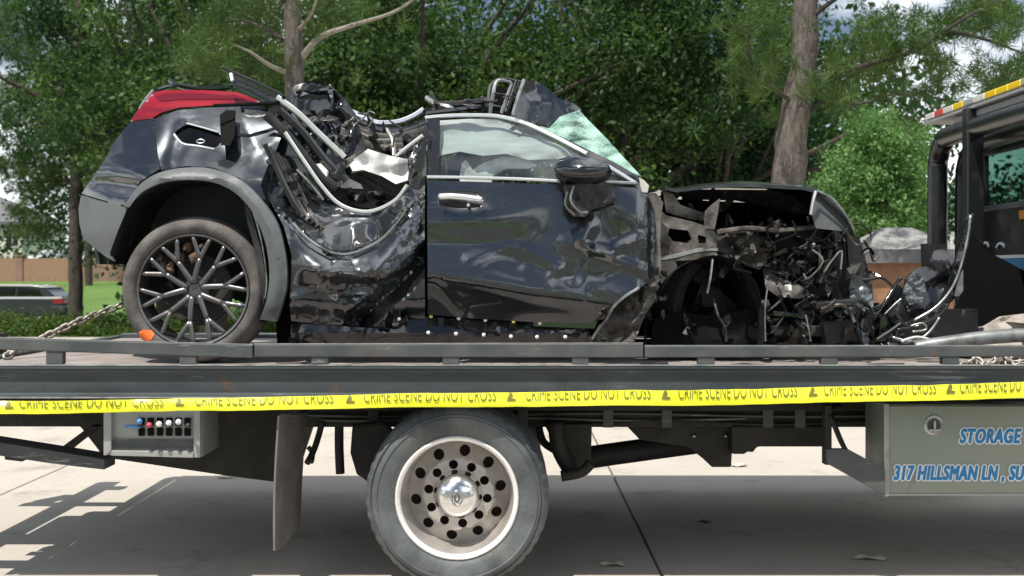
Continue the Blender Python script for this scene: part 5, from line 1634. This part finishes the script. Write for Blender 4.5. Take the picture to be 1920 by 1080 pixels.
panel('bonnet_flank', [(1258, 356), (1330, 355), (1440, 356), (1482, 366), (1508, 384), (1524, 404), (1500, 404), (1440, 388), (1380, 376), (1300, 374), (1264, 366)], lambda x, y: 6.50 + .004*(y-356) + .03*crumple(x, y, 40, 7), 'gloss_black', car, 9, .012)
panel('fender_corner', [(1524, 360), (1548, 366), (1575, 388), (1598, 420), (1601, 434), (1578, 433), (1530, 428), (1522, 400)], lambda x, y: 6.40 + .0008*(x-1524) + .0006*(434-y), 'grey_plastic', car, 8, .02)
panel('fender_backing', [(1530, 368), (1570, 390), (1594, 424), (1536, 424)], lambda x, y: 6.47 + .0008*(x-1524), 'grey_plastic', car, 12, .02)
trim('fender_edge', [(1530, 358, 6.385), (1524, 380, 6.385), (1520, 402, 6.39)], .008, 'chrome', car)
trim('fender_edge', [(1532, 357, 6.39), (1562, 374, 6.39), (1590, 410, 6.41), (1601, 434, 6.43)], .007, 'satin_metal', car)
# apron beams with pressed openings
def apron_d(x, y): return 6.42 + 0.05*sst(1300, 1440, x) + .02*crumple(x, y, 30, 4)
panel('apron_panel', [(1236, 392), (1250, 404), (1300, 416), (1330, 426), (1345, 438), (1343, 476), (1310, 486), (1262, 490), (1240, 486), (1230, 440)], apron_d, 'bare_metal', car, 7, .03,
      holes=[[(1255, 428), (1290, 432), (1297, 448), (1290, 456), (1262, 452), (1252, 440)], [(1308, 440), (1324, 444), (1324, 456), (1310, 456)]])
panel('hinge_pillar', [(1214, 362), (1230, 362), (1244, 380), (1240, 400), (1238, 450), (1240, 500), (1232, 540), (1222, 540), (1230, 460), (1228, 400)], lambda x, y: 6.34, 'bare_metal', car, 8, .03)
panel('hinge_plate', [(1334, 384), (1350, 372), (1346, 400), (1340, 430), (1320, 428), (1322, 396)], lambda x, y: 6.40, 'bare_metal', car, 8, .012)
panel('apron_panel', [(1243, 356), (1262, 364), (1276, 384), (1310, 396), (1340, 404), (1340, 416), (1290, 410), (1250, 398)], lambda x, y: 6.5 + .03*crumple(x, y, 20, 1), 'bare_metal', car, 8, .03)
trim('apron_rail', [(1238, 486, 6.40), (1270, 480, 6.39), (1310, 470, 6.39), (1345, 468, 6.40)], .014, 'satin_metal', car)
trim('apron_rail', [(1345, 436, 6.42), (1400, 428, 6.44), (1460, 432, 6.5), (1540, 424, 6.55)], .014, 'bare_metal', car)
# strut tower and crushed sheet between arch and lamp
fac_c = facets(1335, 1530, 425, 565, 46, .06, 16)
def crush_d(x, y): return 6.52 + fac_c(x, y)
panel('crushed_apron', [(1340, 438), (1370, 430), (1410, 436), (1440, 452), (1442, 486), (1424, 506), (1400, 498), (1366, 478), (1342, 470)], crush_d, 'dark_metal', car, 5.5, .02, auto=15)
panel('crushed_apron', [(1430, 500), (1460, 520), (1500, 535), (1520, 552), (1500, 560), (1458, 556), (1436, 540)], crush_d, 'dark_metal', car, 6, .02, auto=15)
panel('crushed_apron', [(1200, 520), (1236, 500), (1230, 560), (1210, 590), (1190, 640), (1140, 655), (1112, 640), (1140, 596), (1168, 560)], lambda x, y, fb=facets(1105, 1245, 495, 660, 40, .045, 17): 6.32 + fb(x, y), 'dark_metal', car, 6, .02, auto=15)
trim('torn_edge', [(1198, 540, 6.24), (1172, 556, 6.23), (1150, 576, 6.23), (1138, 598, 6.24), (1124, 615, 6.25), (1110, 636, 6.25)], .008, 'satin_metal', car)
# arch liner, front tyre turned inwards, suspension
def liner():
    arc = [(1212, 650), (1216, 600), (1234, 552), (1262, 514), (1300, 490), (1340, 482), (1378, 490), (1408, 516), (1426, 556), (1432, 604), (1430, 650)]
    a = [P(x, y, 6.36) for x, y in catmull([(p[0], p[1], 0) for p in arc], 4) for x, y in [(x, y)]] if False else [P(p.x, p.y, 6.36) for p in catmull([(q[0], q[1], 0) for q in arc], 4)]
    cx = P(1322, 620, 6.36)
    v = []; n = len(a)
    rows = 8
    for j in range(rows+1):
        t = j/rows
        for q in a:
            s = 1 - 0.16*t*t
            p = Vector((cx.x + (q.x-cx.x)*s, 6.36 + .50*t, cx.z + (q.z-cx.z)*s))
            p += Vector((0, .03*noise.noise(p*9), .02*noise.noise(p*7 + Vector((3, 3, 3)))))
            v.append(p)
    f = [(j*n+i, j*n+i+1, (j+1)*n+i+1, (j+1)*n+i) for j in range(rows) for i in range(n-1)]
    f.append(tuple(rows*n+i for i in range(n)))
    MB().add(v, f).build('arch_liner', 'black_plastic', car, True, auto=45, fix=False)
liner()
tilt = Matrix.Rotation(R(38), 3, 'Z') @ Matrix.Rotation(R(12), 3, 'X')
tcen = Vector((tx(1330, 6.85), 6.85, DZ+.33))
ft = MB().lathe([(.22, .0), (.25, -.03), (.31, -.02), (.33, .05), (.33, .16), (.30, .22), (.22, .21)], tcen, 40, True, tilt).build('front_tyre', 'rubber', car, True, auto=40)
MB().lathe([(.0005, .05), (.09, .05), (.12, .08), (.2, .09), (.215, .0), (.22, .0)], tcen, 30, False, tilt).build('front_hub', 'matte_black', ft, True)
trim('strut', [(1336, 486, 6.34), (1332, 520, 6.33), (1326, 550, 6.33)], .008, 'satin_metal', car)
trim('brake_hose', [(1338, 560, 6.5), (1346, 590, 6.45), (1360, 615, 6.45), (1362, 640, 6.45)], .008, 'dark_metal', car)
panel('dark_well_fill', [(1226, 600), (1270, 585), (1330, 592), (1400, 580), (1432, 592), (1436, 662), (1216, 662)], lambda x, y, fb=facets(1210, 1440, 570, 665, 16, .03, 41): 6.52 + fb(x, y), 'matte_black', car, 8, .02, auto=14)  # near-black sheet added to darken the front wheel well
# engine bay
rnd = random.Random(21)
panel('engine_bulkhead', [(1240, 372), (1500, 385), (1590, 430), (1600, 560), (1440, 640), (1240, 600)], lambda x, y: 7.5, 'matte_black', car, 40, .03)
eng = MB().box((tx(1440, 7), 6.9, DZ+.25), (tx(1570, 7), 7.6, DZ+.78)).build('engine_block', 'black_plastic', car, bevel=.03)
for k in range(6):
    x = 1445 + k*22
    c = P(x, 470 + rnd.randint(-25, 20), 6.86)
    MB().box((c.x-.025, 6.82, c.z-.12), (c.x+.025, 6.9, c.z+.06)).build('engine_rib', rnd.choice(['black_plastic', 'bare_metal', 'matte_black']), eng, bevel=.006)
def box_at(name, px, py, Y, w, h, d, rot, mat):
    c = P(px, py, Y); a = rot
    return MB().obox(c, (w*math.cos(a), 0, w*math.sin(a)), (0, d, 0), (-h*math.sin(a), 0, h*math.cos(a))).build(name, mat, car, bevel=.008)
for px, py, w, h, a, m_ in [(1380, 434, .05, .016, .1, 'dark_metal'),
                            (1545, 500, .012, .10, -.3, 'dark_metal'), (1478, 540, .010, .018, .1, 'clip_white'), (1455, 512, .05, .008, -.3, 'dark_metal'),
                            (1430, 570, .03, .02, .3, 'dark_metal'), (1560, 570, .10, .02, .1, 'black_plastic'), (1480, 590, .10, .015, -.1, 'gloss_black'), (1500, 620, .16, .03, .0, 'chassis_black'), (1575, 620, .10, .06, .2, 'black_plastic')]:
    box_at('engine_part', px, py, rnd.uniform(6.42, 6.62), w, h, .05, a, m_)
for k in range(60):
    y0 = rnd.uniform(410, 610); x0 = rnd.uniform(1350 if y0 < 480 else 1440, 1620)
    Yw = rnd.uniform(6.36, 6.75)
    pts = [(x0, y0, Yw)]
    for _ in range(3):
        pts.append((pts[-1][0] + rnd.uniform(-34, 34), min(pts[-1][1] + rnd.uniform(-18, 42), 655), Yw + rnd.uniform(-.06, .06)))
    trim('wire', pts, rnd.uniform(.004, .010), rnd.choice(['black_plastic', 'black_plastic', 'matte_black', 'gloss_black', 'gloss_black', 'dark_metal', 'bare_metal', 'dark_metal']), car, 4, 5)
trim('wire', [(1440, 532, 6.36), (1436, 560, 6.36), (1434, 590, 6.36), (1435, 640, 6.36)], .006, 'satin_metal', car)
trim('wire', [(1510, 590, 6.4), (1516, 615, 6.4), (1520, 640, 6.4)], .006, 'satin_metal', car)
trim('wire', [(1545, 510, 6.4), (1560, 488, 6.4), (1578, 470, 6.4), (1576, 505, 6.4)], .006, 'satin_metal', car)
panel('lower_cover', [(1440, 560), (1520, 556), (1600, 570), (1640, 620), (1640, 660), (1430, 660)], lambda x, y: 6.60 + .12*crumple(x, y, 34, 8), 'black_plastic', car, 9, .02)
panel('bumper_end', [(1588, 440), (1612, 446), (1624, 490), (1636, 540), (1640, 600), (1620, 650), (1596, 640), (1600, 560), (1592, 500)], lambda x, y: 6.55 + .06*crumple(x, y*.3, 60, 8), 'gloss_black', car, 8, .03)
panel('headlight', [(1596, 505), (1612, 520), (1634, 545), (1638, 575), (1622, 585), (1594, 562)], lambda x, y: 6.46 + .03*crumple(x, y, 16, 2), 'lamp_glass', car, 6, .02, auto=15)
box_at('sub_frame', 1330, 648, 7.2, .75, .03, .2, 0, 'matte_black')

# torn sheet, foil and plastic filling the crushed middle and the front end
def shard(px, py, r_, Y, mat, rnd, stretch=2.2, name='torn_sheet'):
    a0 = rnd.uniform(0, math.pi); n = rnd.randint(5, 8)
    pts = []
    for k in range(n):
        a = 2*math.pi*(k + rnd.uniform(-.3, .3))/n
        q = r_*rnd.uniform(.45, 1.15)
        u, v_ = q*math.cos(a)*stretch**.5, q*math.sin(a)/stretch**.5
        pts.append((px + u*math.cos(a0) - v_*math.sin(a0), py + u*math.sin(a0) + v_*math.cos(a0)))
    ga, gb = rnd.uniform(-.004, .004), rnd.uniform(-.004, .004)
    fa = rnd.uniform(0, 6.28); fx, fy = math.cos(fa), math.sin(fa)
    return panel(name, pts, lambda x, y: Y + ga*(x-px) + gb*(y-py) + .004*abs((x-px)*fx + (y-py)*fy), mat, car, max(5, r_*.6), .004, seed=int(px+py), auto=20)
rnd = random.Random(77)
for (x0, x1, y0, y1, Ya, Yb, n, rr_, mats) in [
        (560, 660, 225, 340, 6.55, 6.75, 12, 13, ['gloss_black', 'black_plastic', 'car_paint', 'dark_metal', 'matte_black']),
        (655, 800, 232, 296, 6.75, 7.15, 16, 15, ['gloss_black', 'black_plastic', 'dark_metal', 'bare_metal', 'matte_black', 'car_paint']),
        (550, 660, 165, 235, 6.80, 6.95, 9, 15, ['gloss_black', 'car_paint', 'black_plastic']),
        (800, 965, 190, 214, 6.70, 7.00, 11, 11, ['gloss_black', 'black_plastic', 'dark_metal', 'satin_metal']),
        (500, 560, 285, 400, 6.30, 6.42, 8, 12, ['gloss_black', 'black_plastic', 'dark_metal']),
        (640, 760, 345, 390, 6.60, 6.75, 6, 13, ['seat_leather', 'black_plastic', 'matte_black']),
        (1260, 1520, 362, 420, 6.55, 6.90, 20, 14, ['matte_black', 'black_plastic', 'dark_metal', 'matte_black']),
        (1345, 1450, 420, 510, 6.38, 6.60, 22, 12, ['dark_metal', 'bare_metal', 'black_plastic', 'gloss_black']),
        (1430, 1600, 420, 560, 6.42, 6.75, 40, 14, ['black_plastic', 'gloss_black', 'dark_metal', 'matte_black', 'black_plastic', 'gloss_black', 'bare_metal']),
        (1430, 1650, 555, 650, 6.40, 6.65, 34, 15, ['black_plastic', 'gloss_black', 'dark_metal', 'matte_black', 'gloss_black']),
        (1215, 1250, 500, 640, 6.28, 6.38, 9, 10, ['dark_metal', 'bare_metal', 'gloss_black']),
        (1110, 1210, 560, 655, 6.24, 6.32, 14, 10, ['dark_metal', 'bare_metal', 'gloss_black', 'black_plastic']),
        (1240, 1430, 560, 655, 6.40, 6.70, 16, 14, ['matte_black', 'black_plastic', 'matte_black']),
        (1600, 1690, 575, 652, 6.60, 6.80, 22, 15, ['gloss_black', 'black_plastic', 'matte_black', 'gloss_black', 'dark_metal']),
        (1270, 1420, 500, 640, 6.60, 6.85, 14, 16, ['matte_black', 'black_plastic']),
        (545, 790, 585, 655, 6.30, 6.36, 14, 14, ['black_plastic', 'matte_black', 'gloss_black', 'dark_metal'])]:
    for _ in range(n):
        shard(rnd.uniform(x0, x1), rnd.uniform(y0, y1), rr_*rnd.uniform(.6, 1.4), rnd.uniform(Ya, Yb), rnd.choice(mats), rnd)
for k in range(18):                                   # wires hanging in the cabin gap and over the roof edge
    x0 = rnd.uniform(560, 960); y0 = rnd.uniform(195, 250) if x0 < 800 else rnd.uniform(180, 205)
    Yw = rnd.uniform(6.6, 7.0); pts = [(x0, y0, Yw)]
    for _ in range(3): pts.append((pts[-1][0] + rnd.uniform(-28, 28), pts[-1][1] + (rnd.uniform(-6, 30) if x0 < 800 else rnd.uniform(-7, 8)), Yw + rnd.uniform(-.05, .05)))
    trim('wire', pts, rnd.uniform(.003, .006), rnd.choice(['black_plastic', 'gloss_black', 'satin_metal', 'bare_metal']), car, 4, 5)

# ---- torn front bumper skin standing against the headboard (loose piece)
deb = empty('torn_bumper', (tx(1720, 6.9), 6.9, DZ), 'torn glossy black bumper skin crumpled in front of the wreck', 'car bumper')
def skin(name, pts, d, mat, st=6.5, th=.01, auto=25):
    return panel(name, pts, d, mat, deb, st, th, auto=auto)
skin('bumper_skin', [(1650, 600), (1690, 556), (1698, 522), (1716, 505), (1740, 498), (1752, 470), (1772, 466), (1784, 500), (1800, 470), (1806, 520), (1790, 560), (1760, 590), (1730, 625), (1700, 642), (1650, 640)],
     lambda x, y, fb=facets(1640, 1815, 460, 650, 34, .06, 15): 6.75 + fb(x, y), 'gloss_black', 5, .01, 14)
skin('bumper_flange', [(1816, 402), (1826, 400), (1820, 440), (1806, 500), (1790, 548), (1762, 584), (1725, 606), (1680, 622), (1672, 616), (1716, 598), (1752, 574), (1778, 540), (1792, 490), (1804, 440)], lambda x, y: 6.62 + .02*noise.noise(Vector((x/20, y/20, 1))), 'satin_metal' if False else 'gloss_black', 6, .03, 40)
skin('bumper_skin', [(1636, 640), (1644, 590), (1662, 560), (1684, 530), (1696, 545), (1690, 590), (1704, 645)], lambda x, y, fb=facets(1630, 1710, 525, 650, 12, .05, 42): 6.85 + fb(x, y), 'gloss_black', 6, .012, 14)
skin('inner_plate', [(1728, 457), (1776, 457), (1770, 500), (1746, 520), (1730, 505)], lambda x, y: 7.0, 'black_plastic', 10, .02)
skin('lamp_remains', [(1694, 552), (1700, 525), (1716, 508), (1732, 520), (1736, 545), (1728, 566), (1706, 572)], lambda x, y: 6.70 + .05*crumple(x, y, 14, 5), 'lamp_glass', 5, .02, 12)
skin('torn_tab', [(1790, 555), (1797, 520), (1806, 506), (1806, 545), (1798, 556)], lambda x, y: 6.58, 'pipe_grey', 7, .012)
skin('inner_lining', [(1810, 420), (1850, 470), (1925, 510), (2000, 530), (2000, 590), (1800, 640), (1760, 640), (1800, 560)], lambda x, y: 7.25, 'matte_black', 16, .03)
for pts, r_, m_ in [([(1820, 404, 6.58), (1814, 450, 6.58), (1800, 505, 6.58), (1782, 545, 6.58), (1752, 578, 6.58), (1712, 602, 6.58)], .009, 'satin_metal'),
                    ([(1680, 618, 6.6), (1720, 612, 6.58), (1760, 592, 6.56), (1778, 570, 6.56)], .010, 'gloss_black'),
                    ([(1672, 632, 6.55), (1712, 640, 6.52), (1740, 625, 6.52), (1762, 595, 6.52)], .008, 'satin_metal'),
                    ([(1690, 640, 6.5), (1720, 632, 6.5), (1755, 640, 6.5)], .008, 'chrome'),
                    ([(1706, 612, 6.56), (1730, 606, 6.55), (1736, 618, 6.55), (1710, 622, 6.55)], .007, 'satin_metal'),
                    ([(1636, 600, 6.7), (1660, 566, 6.72), (1676, 540, 6.75), (1690, 520, 6.75)], .012, 'gloss_black'),
                    ([(1658, 590, 6.66), (1676, 572, 6.66), (1690, 560, 6.66)], .006, 'satin_metal'),
                    ([(1640, 640, 6.6), (1668, 622, 6.6), (1690, 606, 6.6)], .012, 'black_plastic')]:
    MB().tube(pt(*pts), r_, 6, True, 5).build('torn_strip', m_, deb, True)

# grey blanket by the headboard
bl = empty('blanket', (tx(1860, 6.9), 6.9, DZ), 'grey brown blanket heaped on the bed beside the cab', 'blanket')
panel('blanket_sheet', [(1776, 640), (1800, 622), (1850, 612), (1880, 594), (1930, 588), (2010, 590), (2010, 660), (1776, 660)], lambda x, y: 6.7 + .0045*(660-y) + .08*noise.noise(Vector((x/30, y/18, 4))), 'cloth_grey', bl, 8, .05)

# a muddy snarl of chain on the bed behind the rail, and the tie-down chain at the back of the bed
def chain(name, label, path, link_l, r_):
    pts = [P(*p) for p in path]
    sm = catmull(pts, 20)
    e = empty(name, sm[0], label, 'chain')
    base = MB().tube([(link_l*.5*math.cos(a)*1.0, link_l*.30*math.sin(a), 0) for a in np.linspace(0, 2*math.pi, 13)], r_, 5, False)
    me = bpy.data.meshes.new('chain_link'); me.from_pydata(base.v, [], base.f); me.materials.append(M['chain_steel'])
    me.polygons.foreach_set('use_smooth', [True]*len(me.polygons))
    acc = 0; k = 0
    for i in range(len(sm)-1):
        seg = (sm[i+1]-sm[i]); acc += seg.length
        if acc >= link_l*0.72:
            acc = 0
            o = bpy.data.objects.new('chain_link', me); COL.objects.link(o); o.parent = e
            o.location = sm[i] - e.location
            q = seg.to_track_quat('X', 'Z')
            o.rotation_mode = 'QUATERNION'
            from mathutils import Quaternion
            o.rotation_quaternion = q @ Quaternion((1, 0, 0), R(45 + 90*(k % 2)))
            k += 1
    return e
chain('tie_down_chain', 'rusty tie-down chain running from the rear wheel to the bed', [(236, 570, 7.2), (190, 586, 7.1), (140, 606, 6.95), (92, 628, 6.85), (45, 650, 6.75), (12, 669, 6.62)], .065, .009)
chain('loose_chain', 'dirty chain heaped on the bed behind the rail near the storage box', [(1800, 690, 6.05), (1830, 676, 6.1), (1850, 690, 6.05), (1880, 668, 6.12), (1900, 688, 6.05), (1930, 672, 6.1), (1860, 680, 6.2), (1990, 690, 6.1)], .06, .009)
# small broken bits on the deck
rnd = random.Random(5)
for i, (px, lab) in enumerate([(1412, 'broken black plastic shard on the bed under the front of the wreck'), (1668, 'broken black plastic shard on the bed under the torn bumper'), (1240, 'broken black plastic shard on the bed below the front arch')]):
    c = Vector((tx(px, 6.1), 6.1 + .05*i, DZ+.004))
    pts = [(rnd.uniform(.05, .12)*math.cos(a), rnd.uniform(.03, .06)*math.sin(a)) for a in np.linspace(0, 5.6, 8)]
    v = [c + Vector((x, y, .01*rnd.random())) for x, y in pts]
    n = len(v)
    vv, ff = solid(v, [tuple(range(n))], Vector((0, 0, .008)))
    tag(MB().add(vv, ff).build('plastic_shard', 'black_plastic'), lab, 'debris', 'broken bits on the bed')

# ================================================================== BARRIER TAPE
def tape_Y(px): return 5.1/(1 - 0.207*(px-960)/F)
TB = [(-700, 783), (0, 775), (300, 771), (640, 767), (960, 763), (1300, 759), (1600, 753), (1920, 747), (2600, 735)]    # lower edge
TT = [(-700, 762), (0, 751), (300, 748), (640, 742), (960, 736), (1300, 730), (1600, 724), (1920, 717), (2600, 703)]    # folded upper edge
def tape_rip(x): return 1.2*math.sin(x/210+1) + 0.7*math.sin(x/67) + 0.9*noise.noise(Vector((x/120, 3, 1)))
_ti = interp
def tape_edge(tab, x): return _ti(tab, x) + tape_rip(x) + (0.9*noise.noise(Vector((x/45, 9, len(tab)*tab[0][1]))))
def tape():
    e = empty('barrier_tape', (0, 5.1, 1.0), 'yellow printed barrier tape stretched along the tow truck', 'tape')
    xs = np.linspace(-500, 2450, 420)
    v = []; f = []
    rows = 6
    for x in xs:
        Y = tape_Y(x)
        b, t = tape_edge(TB, x), tape_edge(TT, x)
        for j in range(rows+1):
            s = j/rows
            py = b + (t-b)*s
            # the strip leans back towards its folded upper edge
            v.append(P(x, py, Y + .016*s*s + .004*math.sin(x/90 + s*2) + .006*s*noise.noise(Vector((x/38, s*1.5, 2)))))
        for j in range(1, 4):
            s = j/3
            py = t + (b-t)*s*.8
            v.append(P(x, py, Y + .020 + .006*s + .004*math.sin(x/90 + 2)))
    n = rows+1+3
    for i in range(len(xs)-1):
        for k in range(n-1):
            f.append((i*n+k, (i+1)*n+k, (i+1)*n+k+1, i*n+k+1))
    MB().add(v, f).build('tape_strip', 'tape_yellow', e, True, auto=70, fix=False)
    me0 = text_mesh('CRIME SCENE DO NOT CROSS', 1.0, 0, 0.0, 1.05)
    a = np.array([tuple(q.co) for q in me0.vertices]); mnx, mxx = a[:, 0].min(), a[:, 0].max()
    def place(me, p0, p1, lo, hi, nm):
        # cut away what is turned over the fold
        bm = bmesh.new(); bm.from_mesh(me)
        bmesh.ops.bisect_plane(bm, geom=bm.verts[:] + bm.edges[:] + bm.faces[:], plane_co=(0, 0.46, 0), plane_no=(0, 1, 0), clear_outer=True)
        bmesh.ops.triangulate(bm, faces=bm.faces[:])
        bmesh.ops.subdivide_edges(bm, edges=[q for q in bm.edges if q.calc_length() > .25], cuts=2)
        for q in bm.verts:
            t_ = (q.co.x-lo)/(hi-lo)
            px = p0 + (p1-p0)*t_
            b, t = tape_edge(TB, px), tape_edge(TT, px)
            s = 0.42 + q.co.y/0.46*0.56
            q.co = P(px, b + (t-b)*s, tape_Y(px) + .016*s*s + .004*math.sin(px/90 + s*2) + .006*s*noise.noise(Vector((px/38, s*1.5, 2))) - .004)
        me2 = bpy.data.meshes.new(nm); bm.to_mesh(me2); bm.free()
        link(nm, me2, 'tape_ink', e, False)
    for p0, p1 in [(-292, -18), (36, 306), (365, 625), (682, 930), (985, 1220), (1272, 1495), (1545, 1755), (1800, 2000)]:
        place(me0, p0, p1, mnx, mxx, 'lettering')
    # small printed emblem between the phrases
    for p0 in (8, 328, 648, 950, 1240, 1516, 1774):
        w = bpy.data.meshes.new('e')
        tri = [(0, 0, 0), (.6, 0, 0), (.6, .12, 0), (.28, .16, 0), (.42, .3, 0), (.36, .5, 0), (.2, .5, 0)]
        w.from_pydata(tri, [], [(0, 1, 2, 3), (0, 3, 4, 5, 6)])
        place(w, p0, p0+17, 0, .6, 'emblem')
tape()

# ================================================================== FALLEN LEAVES
for i, (px, py, s, m_, lab) in enumerate([(1150, 1061, .030, 'dry_leaf', 'dry leaf on the concrete right of the truck wheel'), (1632, 1049, .036, 'dry_leaf', 'dry leaf on the concrete below the storage box'), (424, 896, .03, 'dry_leaf', 'dry leaf on the concrete left of the mud flap'),
                                     (1322, 982, .022, 'dirt', 'dark leaf on the shaded concrete between wheel and storage box'), (1385, 874, .034, 'dry_leaf', 'dry leaf at the shadow edge under the drive shaft')]):
    Y = HC*F/(py-YH)
    c = Vector((tx(px, Y), Y, 0.006))
    n = 14
    v = [c + Vector((0, 0, .012))]
    for k in range(n):
        a = 2*math.pi*k/n + i
        r_ = s*(1.0 + .75*abs(math.sin(a*2.5)))
        v.append(c + Vector((r_*math.cos(a)*1.5, r_*math.sin(a), .008*math.sin(a*3+i) + .008)))
    f = [(0, 1+k, 1+(k+1) % n) for k in range(n)]
    tag(MB().add(v, f).build('fallen_leaf', m_, None, True), lab, 'leaf', 'leaves on the concrete')
